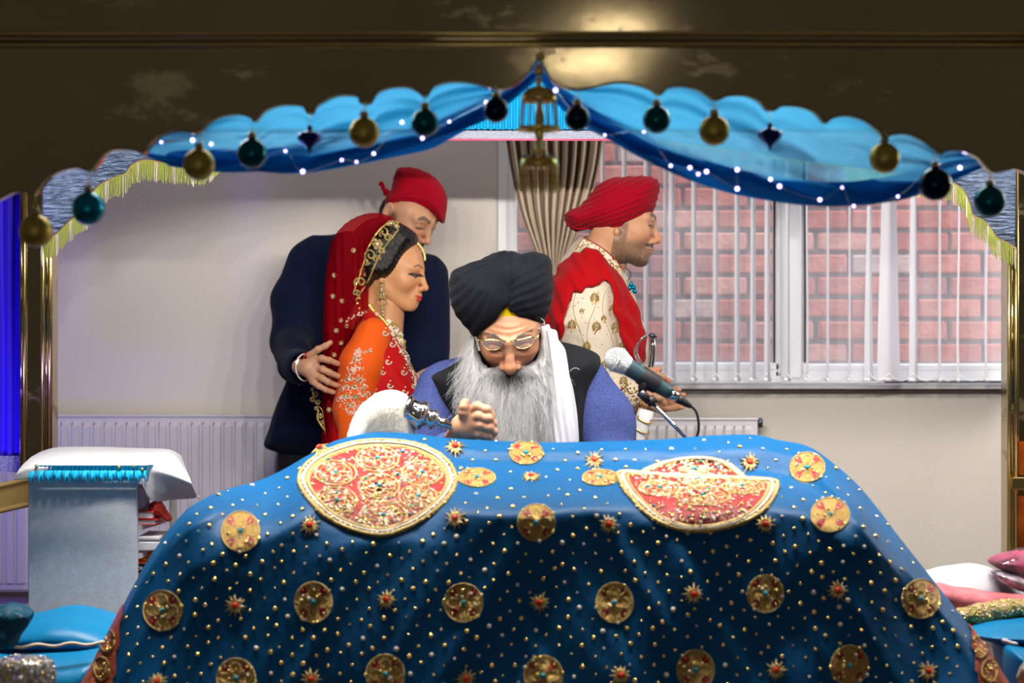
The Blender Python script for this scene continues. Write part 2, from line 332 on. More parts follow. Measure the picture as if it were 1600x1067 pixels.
class Grid:
    def __init__(s, lo, hi, h):
        s.lo = np.array(lo, float); s.h = h
        n = [int(math.ceil((hi[i]-lo[i])/h))+1 for i in range(3)]; s.n = n
        s.x = (lo[0]+h*np.arange(n[0], dtype=np.float32)).reshape(-1, 1, 1).astype(np.float32)
        s.y = (lo[1]+h*np.arange(n[1], dtype=np.float32)).reshape(1, -1, 1).astype(np.float32)
        s.z = (lo[2]+h*np.arange(n[2], dtype=np.float32)).reshape(1, 1, -1).astype(np.float32)
        s.F = np.full(n, 10., dtype=np.float32); s.abs = False
    def c(s):
        return s.x, (np.abs(s.y) if s.abs else s.y), s.z
    def ell(s, c, r, R=None):
        X, Y, Z = s.c(); x, y, z = X-c[0], Y-c[1], Z-c[2]
        if R is not None:
            x, y, z = R[0][0]*x+R[1][0]*y+R[2][0]*z, R[0][1]*x+R[1][1]*y+R[2][1]*z, R[0][2]*x+R[1][2]*y+R[2][2]*z
        k0 = np.sqrt((x/r[0])**2+(y/r[1])**2+(z/r[2])**2); k1 = np.sqrt((x/r[0]**2)**2+(y/r[1]**2)**2+(z/r[2]**2)**2)+1e-9
        return k0*(k0-1)/k1
    def sph(s, c, r):
        X, Y, Z = s.c(); return np.sqrt((X-c[0])**2+(Y-c[1])**2+(Z-c[2])**2)-r
    def cone(s, a, b, ra, rb, sy=1.):
        X, Y, Z = s.c(); a = np.array(a, float); b = np.array(b, float); d = b-a; d1 = d*np.array([1, sy, 1])
        x, y, z = X-a[0], (Y-a[1])*sy, Z-a[2]
        t = np.clip((x*d1[0]+y*d1[1]+z*d1[2])/max(np.dot(d1, d1), 1e-9), 0, 1)
        return np.sqrt((x-t*d1[0])**2+(y-t*d1[1])**2+(z-t*d1[2])**2)-(ra+(rb-ra)*t)
    def poly2(s, pts):
        # signed distance (inside negative) to polygon in x,z
        pts = np.asarray(pts, float); X = s.x[:, :, 0]; Z = s.z[0]; d = np.full((s.n[0], s.n[2]), 1e9); ins = np.zeros((s.n[0], s.n[2]), bool)
        k = len(pts)
        for i in range(k):
            a = pts[i]; b = pts[(i+1) % k]; e = b-a; wx = X-a[0]; wz = Z-a[1]
            t = np.clip((wx*e[0]+wz*e[1])/max(e@e, 1e-12), 0, 1); d = np.minimum(d, (wx-t*e[0])**2+(wz-t*e[1])**2)
            c1 = (a[1] > Z) != (b[1] > Z)
            if abs(e[1]) > 1e-12: ins ^= c1 & (X < (b[0]-a[0])*(Z-a[1])/(b[1]-a[1])+a[0])
        d = np.sqrt(d); return np.where(ins, -d, d)[:, None, :].astype(np.float32)
    def inflate(s, pxpts, Yc, Wd, D, n=5, shear=0., smooth=True):
        # volume with the given outline (pixels, at depth Yc), half depth Wd reached D inside the outline
        if smooth: pxpts = catmull(pxpts, n)
        w = np.array([P(p[0], p[1], Yc)[[0, 2]] for p in pxpts]); d = s.poly2(w)
        k = np.maximum(0, 1+d/D); dy = (s.y-Yc-shear*0)/Wd
        return (np.sqrt(dy*dy+k*k)-1)*min(Wd, D)
    def add(s, f, k=0.): s.F = smin(s.F, f.astype(np.float32), k)
    def sub(s, f, k=0.): s.F = smax(s.F, -f.astype(np.float32), k)
    def mesh(s):
        G = np.pad(s.F, 1, constant_values=1.)
        lo = s.lo-s.h; I = G < 0
        n = np.array(G.shape)-1
        cnt = np.zeros(n, np.int8)
        for dx in (0, 1):
            for dy in (0, 1):
                for dz in (0, 1): cnt += I[dx:n[0]+dx, dy:n[1]+dy, dz:n[2]+dz]
        act = (cnt > 0) & (cnt < 8); idx = np.argwhere(act); ids = np.full(n, -1, np.int64); ids[act] = np.arange(len(idx))
        acc = np.zeros((len(idx), 3)); w = np.zeros(len(idx))
        cs = [(0,0,0),(1,0,0),(0,1,0),(1,1,0),(0,0,1),(1,0,1),(0,1,1),(1,1,1)]
        vals = [G[idx[:, 0]+c[0], idx[:, 1]+c[1], idx[:, 2]+c[2]].astype(float) for c in cs]
        for i in range(8):
            for j in range(i+1, 8):
                if sum(abs(cs[i][k]-cs[j][k]) for k in range(3)) != 1: continue
                m = (vals[i] < 0) != (vals[j] < 0); t = vals[i][m]/(vals[i][m]-vals[j][m])
                acc[m] += np.array(cs[i])+t[:, None]*(np.array(cs[j])-np.array(cs[i])); w[m] += 1
        V = lo+s.h*(idx+acc/w[:, None])
        faces = []
        for ax in range(3):
            a, b = (ax+1) % 3, (ax+2) % 3
            sl0 = [slice(None)]*3; sl1 = [slice(None)]*3; sl0[ax] = slice(0, -1); sl1[ax] = slice(1, None)
            A = I[tuple(sl0)]; B = I[tuple(sl1)]; e = np.argwhere(A != B)
            e = e[(e[:, a] > 0) & (e[:, b] > 0) & (e[:, a] < n[a]) & (e[:, b] < n[b])]
            def cid(da, db):
                q = e.copy(); q[:, a] -= da; q[:, b] -= db; return ids[q[:, 0], q[:, 1], q[:, 2]]
            q = np.stack([cid(1, 1), cid(0, 1), cid(0, 0), cid(1, 0)], 1)
            fl = ~A[e[:, 0], e[:, 1], e[:, 2]]; q[fl] = q[fl][:, ::-1]; faces.append(q)
        Fa = np.concatenate(faces); return V, Fa
def vnormals(V, Fa):
    n = np.cross(V[Fa[:, 2]]-V[Fa[:, 0]], V[Fa[:, 3]]-V[Fa[:, 1]]); N = np.zeros_like(V)
    for k in range(4):
        for c in range(3): N[:, c] += np.bincount(Fa[:, k], n[:, c], len(V))
    return N/(np.linalg.norm(N, axis=1, keepdims=True)+1e-12)
def folds(V, Fa, amp, fn):
    return V+vnormals(V, Fa)*(amp*fn(V))[:, None]
def pxof(V): return CX+V[:, 0]*F/V[:, 1], CY-(V[:, 2]-CH)*F/V[:, 1]
def cloth_noise(V, f=14., st=(1,1,.35), seed=3): 
    q = V*f*np.array(st); q = q+.6*np.stack([vnoise(q*.7, seed+1), vnoise(q*.7, seed+2), vnoise(q*.7, seed+3)], -1)
    return 1-2*np.abs(vnoise(q, seed))
def bvh(*objs):
    V = []; Fs = []; n = 0
    for o in objs:
        w = wloc(o); me = o.data
        co = np.empty(len(me.vertices)*3, np.float32); me.vertices.foreach_get('co', co); co = co.reshape(-1, 3)+w
        V.append(co); Fs += [tuple(i+n for i in p.vertices) for p in me.polygons]; n += len(co)
    return BVHTree.FromPolygons(np.concatenate(V).tolist(), Fs)
CAMV = Vector((0, 0, CH))
def cast(tree, px, py):
    d = Vector(((px-CX)/F, 1, (CY-py)/F)); d.normalize()
    h = tree.ray_cast(CAMV, d)
    if h[0] is None: return None
    nn = h[1]
    if nn.dot(d) > 0: nn = -nn
    return np.array(h[0]), np.array(nn)
def dome(mb, c, n, r, hgt, mi, k=7):
    n = n/np.linalg.norm(n); u = np.cross(n, (0,0,1) if abs(n[2]) < .9 else (1,0,0)); u /= np.linalg.norm(u); w = np.cross(n, u)
    V = []
    for rr, hh in ((1., -.25), (.95, .45), (.55, .85)):
        for j in range(k):
            a = 2*math.pi*j/k; V.append(c+n*hgt*hh+r*rr*(math.cos(a)*u+math.sin(a)*w))
    V.append(c+n*hgt)
    Fs = [(i*k+j, i*k+(j+1) % k, (i+1)*k+(j+1) % k, (i+1)*k+j) for i in range(2) for j in range(k)]+[(2*k+j, 2*k+(j+1) % k, 3*k) for j in range(k)]
    mb.add(V, Fs, mi)
def bead(mb, tree, px, py, r, mi, lift=0.):
    h = cast(tree, px, py)
    if h is None: return False
    c, n = h; rr = r*S(c[1]); dome(mb, c+n*lift, n, rr, rr*.7, mi); return True
def rope_on(mb, tree, pts, r, mi, n=5, lift=0., closed=False):
    run = []
    for x, y in pts:
        h = cast(tree, x, y)
        if h is None:
            if len(run) > 2: mb.tube(run, r*S(run[0][1]), n, mi)
            run = []; continue
        run.append(h[0]+h[1]*(lift))
    if len(run) > 2: mb.tube(run, r*S(run[0][1]), n, mi, closed=closed and len(run) == len(pts))

# ================================================================== THE SETTING
m = MB(); m.box((-4, -3, -.1), (4, 6.4, 0)); m.build('floor', M['carpet'], smooth=False, kind='structure')
m = MB(); m.box((-4, 3.2, 2.62), (4, 6.55, 2.7)); m.build('ceiling', M['white'], smooth=False, kind='structure')
YW = 6.4
wl, wr, wb, wt = P(776, 0, YW)[0], P(1640, 0, YW)[0]+.6, P(0, 600, YW)[2], 2.35
m = MB()
m.box((-4, YW, 0), (wl, YW+.12, 2.62)); m.box((wr, YW, 0), (4, YW+.12, 2.62)); m.box((wl, YW, 0), (wr, YW+.12, wb)); m.box((wl, YW, wt), (wr, YW+.12, 2.62))
m.build('wall_back', M['wall'], smooth=False, kind='structure')
m = MB(); m.box((-4.1, 3.2, 0), (-4, 6.5, 2.62)); m.build('wall_left', M['wall'], smooth=False, kind='structure')
m = MB(); m.box((4, 3.2, 0), (4.1, 6.5, 2.62)); m.build('wall_right', M['wall'], smooth=False, kind='structure')
# window: frame members and panes
YF = YW+.03
win = mk('window_1', [(wl,YF,wb),(wl+.001,YF,wb),(wl,YF,wb+.001)], [(0,1,2)], M['white'], kind='structure')
def member(x0, x1, y0, y1, name='frame', d0=0., d1=.05):
    a = P(x0, y1, YF); b = P(x1, y0, YF); mm = MB(); mm.box((a[0], YF-d0, a[2]), (b[0], YF+d1, b[2]), 0, .006); mm.build(name, M['white'], win, smooth=False)
member(776, 794, 40, 600); member(776, 1935, 578, 601); member(776, 1935, 10, 40)
member(1219, 1252, 36, 592, d0=.012); member(1215, 1222, 36, 590, d0=.0); 
member(1650, 1680, 36, 592, d0=.012)
for x0, x1 in ((794, 808), (1252, 1257), (1210, 1219)): member(x0, x1, 36, 590, 'sash')
member(794, 1219, 566, 580, 'sash'); member(1252, 1650, 568, 580, 'sash'); member(1680, 1930, 568, 580, 'sash')
for x0, x1 in ((1208.5, 1211), (1257, 1259)):
    a = P(x0, 566, YF-.003); b = P(x1, 40, YF); mm = MB(); mm.box((a[0], YF-.004, a[2]), (b[0], YF+.004, b[2])); mm.build('gasket', M['rubber'], win, smooth=False)
for x0, x1 in ((806, 1212), (1255, 1652), (1678, 1930)):
    a = P(x0, 570, YF+.03); b = P(x1, 38, YF+.03); mm = MB(); mm.box((a[0], YF+.026, a[2]), (b[0], YF+.03, b[2])); mm.build('pane', M['glass'], win, smooth=False)
m = MB(); a = P(770, 609, YW-.14); b = P(1960, 598, YW-.14)
a = P(770, 608, YW-.05); b = P(1960, 598, YW-.05)
m.box((a[0], YW-.05, a[2]), (b[0], YW+.03, b[2]), 0, .006); m.build('trim_1', M['white'], smooth=True, kind='structure')
m = MB(); m.box((a[0], YW-.044, a[2]-.005), (b[0], YW, a[2]-.001)); m.build('trim_2', M['darkwood'], smooth=False, kind='structure')
# brick wall outside
YB = 7.25
wo = MB(); wo.box((-.6, YB+.012, -.2), (3.6, YB+.2, 3.2)); wallo = wo.build('wall_outside', M['mortar'], smooth=False, kind='structure')
cp = 34.8*S(YB); bl = .243; z0 = P(0, 569, YB)[2]
protos = []
for k in range(6):
    mm = MB(); j = lambda: random.uniform(-.004, .004)
    mm.box((j(), 0, j()*.6), (bl-.013+j(), .05, cp-.014+j()*.6), 0, .006)
    o = mm.build('brick', M['bricks'][k], wallo, smooth=False); protos.append(o)
usedb = set()
for r in range(-2, 15):
    for c in range(-1, 11):
        x = .02+c*bl+(bl/2 if r % 2 else 0); k = random.choice([0,0,1,1,2,3,4,4,5]); y = YB-random.uniform(.0, .006)
        pxx = CX+x*F/YB
        if pxx > 1680 or pxx < 700: continue
        if k not in usedb: o = protos[k]; usedb.add(k)
        else: o = protos[k].copy(); COL.objects.link(o); o.parent = wallo
        o.location = (x, y, z0+r*cp+.007)
for k in range(6):
    if k not in usedb: bpy.data.objects.remove(protos[k])
# vertical blind
YBl = 6.24
bt = thing('vertical_blind', 'white vertical blind with edge-on fabric slats hanging in the window', 'blind', P(1250, 130, YBl))
m = MB(); a = P(930, 45, YBl); b = P(1660, 30, YBl); m.box((a[0], YBl-.02, a[2]), (b[0], YBl+.02, b[2]), 0, .004); m.build('headrail', M['white'], bt, smooth=False)
def slat(cx, wpx, curve=0., bot=596, spread=0., back=False):
    wpx *= 1.4
    w = .088; Y = YBl
    vis = wpx*S(Y); th = math.asin(min(1, vis/w)); G = []
    for i in range(15):
        t = i/14; py = 45+(bot-45)*t; 
        cc = cx+curve*max(0, (t-.55)/.45)**2*math.sin(min(1, t)*math.pi*.9+.3)
        wv = th*(1+spread*max(0, (t-.3)/.7)); row = []
        for q in (-1, -.5, 0, .5, 1):
            p = P(cc, py, Y); row.append((p[0]+q*.5*w*math.sin(wv)+.006*(1-q*q), Y+q*.5*w*math.cos(wv), p[2]+ .004*(1-q*q)*0))
        G.append(row)
    mm = MB(); mm.grid(G); g2 = np.array(G)+np.array([.0008, 0, 0]); 
    o = mm.build('slat', M['slat'], bt)
    mo = MB(); z = P(0, bot, Y)[2]; x = P(cx, 0, Y)[0]+curve*0; e = G[-1]
    mo.tube([np.array(e[0])+(0,0,.006), np.array(e[4])+(0,0,.006)], .006, 6); mo.build('bottom_weight', M['white'], bt)
for cx, w, cv, sp in [(941,6,0,0),(975,7,0,0),(1009,7,0,0),(1039,6,0,0),(1049.5,9,0,.3),(1083.7,8,0,0),(1117.5,8,0,0),(1151.7,9,0,0),(1176.5,8,0,.3),(1198.8,9,0,.2),
                      (1230,7,0,.4),(1259,4,9,.3),(1292,4,0,0),(1326,5,0,0),(1358,8,-5,1.),(1389,17,-4,1.0),(1427,12,0,.3),(1467,5,0,0),(1497,5,-11,.6),(1540,4,-5,.6),(1575,5,0,0),(1610,5,0,0),(1645,6,0,0)]:
    slat(cx, w, cv, spread=sp)
for c0, c1 in ((1039,1084),(1084,1118),(1118,1152),(1152,1199),(1230,1259),(1259,1292),(1292,1326),(1326,1358),(1358,1389),(1389,1427),(1427,1467),(1467,1497),(1497,1540)):
    mm = MB(); mm.tube([P(c0+(c1-c0)*t/8, 583+12*(4*(t/8)*(1-t/8)), YBl-.03) for t in range(9)], .0016, 4); mm.build('chain', M['white'], bt)
# rod on the sill
rod = thing('window_pole', 'thin gunmetal pole lying on the white window sill', 'pole', P(1480, 598, YW-.1))
m = MB(); m.tube([P(1404, 596, YW-.03), P(1600, 597, YW-.03)], .0042, 10); m.build('shaft', M['darkmetal'], rod)
m = MB(); m.lathe([(0,0),(.006,.0),(.007,.012),(.004,.02),(.008,.026),(.008,.036),(.005,.04),(.0042,.05)], P(1382, 596, YW-.03), (1,0,-.02), 12); m.build('tip', M['darkmetal'], rod)
# radiators
def radiator(x0, x1, ytop, ybot, label, pitch=17.):
    Y = YW-.1; a = P(x0, ybot, Y); b = P(x1, ytop, Y); r = thing('radiator', label, 'radiator', ((a[0]+b[0])/2, Y, a[2]))
    mm = MB(); mm.box((a[0], Y, a[2]), (b[0], Y+.07, b[2]), 0, .008); mm.build('body', M['radiator'], r, smooth=False)
    ztop = b[2]-13*S(Y); zbot = a[2]+14*S(Y); n = int((x1-x0-16)/pitch); mm = MB()
    for i in range(n):
        cx = P(x0+10+pitch*(i+.5), 0, Y)[0]; w = pitch*.30*S(Y); d = .011
        prof = [(-w-.005, 0), (-w, d), (w, d), (w+.005, 0)]
        V = [(cx+u, Y-v, z) for z in (zbot, ztop-.006) for u, v in prof]+[(cx+u*.8, Y, z2) for z2 in (ztop+.006,) for u, v in prof]
        mm.add(V, [(0,1,5,4),(1,2,6,5),(2,3,7,6),(4,5,9,8),(5,6,10,9),(6,7,11,10)])
    mm.build('ribs', M['radiator'], r, smooth=False)
    mm = MB(); mm.box((a[0]-.002, Y-.004, b[2]-.004), (b[0]+.002, Y+.072, b[2]+.004), 0, .003); mm.build('top_cover', M['radiator'], r, smooth=False)
    for xx in (a[0]+.12, b[0]-.12):
        mm = MB(); mm.box((xx-.015, Y+.06, a[2]+.05), (xx+.015, YW-.001, a[2]+.45), 0, .003); mm.build('wall_bracket', M['radiator'], r, smooth=False)
    mm = MB(); q = P(x1, ybot-20, Y); mm.tube([(b[0]+.0, Y+.03, a[2]+.03), (b[0]+.03, Y+.03, a[2]+.03), (b[0]+.03, Y+.03, .0)], .009, 8); mm.build('pipe', M['white'], r)
    return r, b
radiator(-70, 470, 650, 925, 'long white panel radiator on the wall behind the suited man')
r2, b2 = radiator(1000-60, 1184, 655, 925, 'short white panel radiator below the blinds behind the microphone', 15.)
m = MB(); q = P(1188, 668, YW-.08); m.lathe([(0,0),(.008,0),(.009,.02),(.006,.03),(0,.032)], q, (0,0,1), 10); m.tube([q+(-.03,0,.012), q+(0,0,.012)], .005, 6); m.build('bleed_valve', M['darkmetal'], r2)
# curtain
G = []; top, bot = 200, 470
Lf = catmull([(788,200),(797,260),(812,330),(835,390),(852,430),(856,470)], 6, False); Rf = catmull([(944,200),(938,250),(926,300),(908,350),(888,400),(880,430),(884,470)], 6, False)
ys = np.linspace(200, 470, 34)
for y in ys:
    l = np.interp(y, Lf[:, 1], Lf[:, 0]); r = np.interp(y, Rf[:, 1], Rf[:, 0]); row = []
    amp = .020+.018*(1-(y-200)/270)
    for i in range(150):
        t = i/149; ph = t*2*math.pi*9.5+.8*math.sin(t*9); Y = 6.16+amp*math.sin(ph)+.3*amp*math.sin(2.3*ph+1)+.012*math.sin(t*5+y*.01)
        p = P(l+(r-l)*t, y, 6.16); row.append((p[0], Y, p[2]))
    G.append(row)
ct = thing('curtain', 'beige pleated curtain gathered beside the window frame', 'curtain', P(865, 470, 6.16))
m = MB(); m.grid(G); o = m.build('drape', M['curtain'], ct); s = o.modifiers.new('s', 'SOLIDIFY'); s.thickness = .003
G2 = []
for y in np.linspace(470, 800, 20):
    w = 15+(y-470)*.22; row = []
    for i in range(70):
        t = i/69; row.append(P(870-w+2*w*t, y, 6.16+.02*math.sin(t*2*math.pi*6)))
    G2.append(row)
m = MB(); m.grid(G2); m.build('lower_drape', M['curtain'], ct)
m = MB(); m.tube([P(855+30*t, 468+4*math.sin(t*3.1), 6.12-.03*math.sin(t*3.14)) for t in np.linspace(0, 1, 9)], .012, 8); m.build('tieback', M['curtain'], ct)
m = MB(); a = P(760, 195, 6.16); m.tube([a, P(960, 195, 6.16)], .011, 8); m.build('curtain_pole', M['white'], ct)
# stage
m = MB(); m.box((-1.75, 3.35, 0), (1.75, 5.34, .5), 0, .01); stg = m.build('floor_platform', M['carpet'], smooth=False, kind='structure')

# ================================================================== THE CANOPY
YA = 3.55
can = thing('canopy', 'polished brass canopy with scalloped front arch framing the whole view', 'canopy', (0.03, YA, .5))
edge = [(-80,320),(-40,325),(0,311),(20,301),(39,300),(53,305),(63,293),(79,276),(98,266),(122,262),(140,268),(150,260),(165,240),(185,233),(213,236),(226,240),(236,224),(256,210),(283,205),(309,209),(327,193),(346,183),(374,179),(392,185),(400,191),(413,175),(437,165),(472,166),(480,177),(490,177),(496,165),(520,152),(540,149),(560,152),(563,161),(579,161),(590,145),(612,137),(639,137),(656,146),(662,151),(669,148),(680,134),(710,128),(740,131),(774,139),(800,135),(822,118),(835,101),(843,90),(852,110),(869,131),(897,140),(927,137),(957,130),(987,131),(1013,139),(1025,147),(1034,147),(1043,138),(1064,135),(1091,141),(1113,156),(1125,156),(1138,150),(1166,150),(1186,159),(1198,172),(1212,172),(1221,166),(1249,167),(1272,176),(1289,193),(1300,185),(1323,181),(1351,189),(1371,204),(1382,216),(1394,211),(1418,210),(1441,220),(1461,235),(1469,241),(1481,235),(1504,236),(1528,246),(1542,262),(1555,270),(1583,264),(1604,270),(1640,285),(1700,300)]
edge = [tuple(q) for q in catmull(edge, 3, False)]
def w2(px, py, Y): p = P(px, py, Y); return (p[0], p[2])
def plate(edgepx, topy, Y0, Y1, name, mt, parent):
    mm = MB(); ex = [w2(a, b, Y0) for a, b in edgepx]; zt = P(0, topy, Y0)[2]; n = len(ex)
    V = [];
    for x, z in ex: V += [(x, Y0, z), (x, Y1, z), (x, Y0, zt), (x, Y1, zt)]
    Fs = []
    for i in range(n-1):
        a, b = 4*i, 4*i+4
        Fs += [(a, b, b+2, a+2), (a+1, a+3, b+3, b+1), (a, a+1, b+1, b), (a+2, b+2, b+3, a+3)]
    Fs += [(0, 2, 3, 1), (4*n-4, 4*n-3, 4*n-1, 4*n-2)]
    mm.add(V, Fs); return mm.build(name, mt, parent, smooth=False)
# slightly wavy sheet brass: subdivided front
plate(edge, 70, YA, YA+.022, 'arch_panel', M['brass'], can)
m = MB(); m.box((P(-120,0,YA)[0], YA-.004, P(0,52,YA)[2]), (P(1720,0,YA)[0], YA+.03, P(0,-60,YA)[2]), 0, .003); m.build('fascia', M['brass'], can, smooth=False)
for py, r, mt, dy in ((53, .0045, 'brass_hi', -.006), (61, .0075, 'brass', -.002), (70.5, .0045, 'brass_hi', -.005)):
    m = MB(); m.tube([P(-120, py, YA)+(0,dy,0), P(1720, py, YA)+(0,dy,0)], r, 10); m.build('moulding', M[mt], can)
# thin bright rim along the arch edge
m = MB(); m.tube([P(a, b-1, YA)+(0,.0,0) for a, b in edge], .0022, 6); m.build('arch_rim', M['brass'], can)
# front posts stand outside the view; rear posts carry the brocade arch
YK = 5.2
for x in (P(-95,0,YA)[0], P(1700,0,YA)[0]):
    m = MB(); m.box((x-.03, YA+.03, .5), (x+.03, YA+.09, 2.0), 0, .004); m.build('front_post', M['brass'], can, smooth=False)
def post(x0, sgn, zlo):
    m = MB(); a = P(x0, 0, YK)[0]; b = a+sgn*48*S(YK)
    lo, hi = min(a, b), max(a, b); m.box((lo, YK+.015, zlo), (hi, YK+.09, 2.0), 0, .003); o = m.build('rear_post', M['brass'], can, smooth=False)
    for u, r, mt in ((2, .0062, 'brass_hi'), (7, .005, 'brass'), (13, .0075, 'brass_hi'), (42, .0062, 'brass_hi'), (47, .004, 'brass')):
        x = P(x0+sgn*u, 0, YK)[0]; m = MB(); m.tube([(x, YK+.013, zlo), (x, YK+.013, 2.0)], r, 10); m.build('post_bead', M[mt], o)
    return o
pl = post(78.5, -1, P(0,765,YK)[2]); pr_ = post(1577, 1, .5)
m = MB(); a = P(1581, 765, YK); b = P(1650, 745, YK); m.box((a[0], YK-.012, a[2]), (b[0], YK+.10, b[2]), 0, .003); m.build('rail_collar', M['brass_hi'], pr_, smooth=False)
m = MB(); a = P(1591, 862, YK); b = P(1625, 775, YK); m.box((a[0], YK-.004, a[2]), (b[0], YK+.02, b[2])); m.build('inlay', M['orange_reflection'], pr_, smooth=False)
m = MB(); a = P(1592, 742, YK); b = P(1620, 690, YK); m.box((a[0], YK-.004, a[2]), (b[0], YK+.02, b[2])); m.build('inlay', M['orange_reflection'], pr_, smooth=False)
# side rail by the cabinet
m = MB()
for (za, zb) in ((768, 745), (806, 785)):
    m.tube([P(-70, za+8, 4.9), P(58, zb, 5.22)], .007, 8)
A = P(-70, 778, 4.9); B = P(58, 746, 5.22); C = P(58, 784, 5.22); D = P(-70, 812, 4.9)
m.add([A, B, C, D, A+(.0,.03,0), B+(.0,.03,0), C+(.0,.03,0), D+(0,.03,0)], [(0,3,2,1),(4,5,6,7),(0,1,5,4),(3,7,6,2)])
m.build('side_rail', M['trim_gold'], can, smooth=False)
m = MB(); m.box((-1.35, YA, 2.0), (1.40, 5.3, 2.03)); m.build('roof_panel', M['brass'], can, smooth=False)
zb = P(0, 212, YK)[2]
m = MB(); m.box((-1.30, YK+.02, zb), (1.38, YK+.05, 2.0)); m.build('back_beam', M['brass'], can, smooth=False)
G = []
for j in range(6):
    G.append([P(660+310*i/120, 201+16.5*j/5, YK-.035)+(0, .0015*math.sin(i*.8+j*2), 0) for i in range(121)])
m = MB(); m.grid(G); m.build('lace_band', M['lace'], can)
m = MB(); m.tube([P(660, 218, YK-.036), P(970, 218.5, YK-.036)], .003, 6); m.build('lace_cord', M['pink'], can)
G = []
for j in range(12):
    t = j/11; G.append([P(200+1260*i/900, 98+104*t, YK-.06)+(0, .013*math.sin(i*.95+.5*math.sin(i*.13+t)), 0) for i in range(901)])
m = MB(); m.grid(G); m.build('pleated_frill', M['blue_frill'], can)
# side arches: brocade gusset with cord and tasselled fringe
def side_arch(pts, name):
    pts = catmull(pts, 5, False)
    def Yof(k): return YK
    n = len(pts); m = MB(); V = []
    for i, (x, y) in enumerate(pts):
        Y = Yof(i/(n-1)); V += [P(x, y, Y), np.array([P(x, y, Y)[0], Y, 1.99])]
    m.add(V, [(2*i, 2*i+2, 2*i+3, 2*i+1) for i in range(n-1)]); o = m.build('side_arch', M['silver_cloth'], can)
    s = o.modifiers.new('s', 'SOLIDIFY'); s.thickness = .006
    m = MB(); m.tube([P(x, y+1, Yof(i/(n-1)))+(0,-.008,0) for i, (x, y) in enumerate(pts)], .0032, 6); m.build('arch_cord', M['trim_gold'], o)
    m = MB(); mp = MB(); acc = 0; k = 0
    for i in range(n-1):
        a = np.array(pts[i]); b = np.array(pts[i+1]); L = np.hypot(*(b-a)); st = max(1, int(L/1.7))
        for q in range(st if 60 < a[0] < 348 or a[0] > 1325 else 0):
            t = q/st; x, y = a+(b-a)*t; kk = (i+t)/(n-1); Y = Yof(kk); p = P(x, y+2, Y)+(0,-.010,0); Ln = (.050+random.uniform(-.005, .004))*float(np.clip((352-x)/34 if x < 800 else 1, .15, 1))
            acc += L/st; pale = (acc % 29) < 6.0
            if pale: Ln += .004
            (mp if pale else m).tube([p, p+(random.uniform(-.001,.001), random.uniform(-.002,.002), -Ln*.5), p+(random.uniform(-.002,.002), -.001, -Ln)], [.0019, .0016, .0012], 3, cap=False)
    o1 = m.build('fringe', M['fringe'], o, kind='stuff'); o2 = mp.build('tassel', M['fringe_pale'], o, kind='stuff')
side_arch([(66,380),(80,372),(95,360),(110,345),(125,333),(140,322),(147,300),(160,287),(180,277),(197,271),(207,258),(225,250),(245,252),(265,254),(290,256),(320,258),(345,262),(400,252),(460,240),(540,228),(620,221),(690,217),(830,217)], 'l')
side_arch([(1586,388),(1572,379),(1555,370),(1545,355),(1533,343),(1518,335),(1513,318),(1505,300),(1492,288),(1470,280),(1440,276),(1400,270),(1330,262),(1270,255),(1200,244),(1120,232),(1040,223),(960,217),(820,217)], 'r')
# side drape beyond the post (ultramarine)
G = []
for j in range(14):
    G.append([P(-60+95*i/60, 285+452*j/13, 5.34)+(0, .006*math.sin(i*.5)+.004*math.sin(i*.23+j*.4), 0) for i in range(61)])
dr = thing('side_drape', 'ultramarine drape hanging outside the brass post above the rail', 'drape', P(0, 737, 5.34))
m = MB(); m.grid(G); o = m.build('cloth_panel', M['blue_panel'], dr); s = o.modifiers.new('s', 'SOLIDIFY'); s.thickness = .003
G = [[P(-60+95*i/60, 712+26*j/5, 5.32)+(0, .008*math.sin(i*1.3+j), 0) for i in range(61)] for j in range(6)]
m = MB(); m.grid(G); m.build('lace_hem', M['lace'], dr)

# swags
def interp_line(pts, x): 
    pts = np.array(pts); return np.interp(x, pts[:, 0], pts[:, 1])
EX = np.array(edge)
def swag(name, label, x0, x1, bottom, toppx, lf, Yb=3.70, N=150):
    t = thing('blue_swag', label, 'drapery', P((x0+x1)/2, 100, Yb)); m = MB(); G = []; Gd = []
    bt_ = catmull(bottom, 6, False)
    xs = np.linspace(x0, x1, N)
    for j in range(26):
        v = j/25; row = []
        for i, x in enumerate(xs):
            yb = interp_line(bt_, x); yt = toppx(x); y = yt+(yb-yt)*v
            u = i/(N-1); 
            dep = .026*math.sin(8*v+lf(u, v))*(.4+.6*v)+.016*math.sin(17*v+5*u+2*lf(u, v))*v+.006*math.sin(31*v-9*u+lf(u, v))
            row.append(P(x, y, Yb)+(0, dep+.03*math.sin(math.pi*u)*v, 0))
        G.append(row)
    m.grid(G[:22]); m.build('sheer_cloth', M['swag'], t)
    m = MB(); g = np.array(G[20:]); m.grid(g+np.array([0, -.004, 0])); m.grid(g+np.array([0, .004, 0])); m.build('hem', M['swag_dark'], t)
    return t
SW = []
SW.append(swag('l', 'sheer blue swag draped from the arch peak over the suited man', 222, 846,
     [(222,238),(236,247),(262,256),(300,263),(340,267),(400,268),(450,269),(500,265),(560,254),(620,240),(670,228),(710,208),(750,182),(790,155),(820,130),(846,108)],
     lambda x: interp_line(EX, x)-22 if x < 780 else 92, lambda u, v: 6*u+2*math.sin(3*u)))
SW.append(swag('r', 'sheer blue swag draped from the arch peak across the window top', 838, 1546,
     [(838,112),(856,130),(875,155),(900,182),(930,205),(970,230),(1010,250),(1060,270),(1110,287),(1160,303),(1220,315),(1290,322),(1350,320),(1410,311),(1440,303),(1490,284),(1520,270),(1546,258)],
     lambda x: interp_line(EX, x)-22 if x > 900 else 92, lambda u, v: -4*u+3*math.sin(4*u+v)))
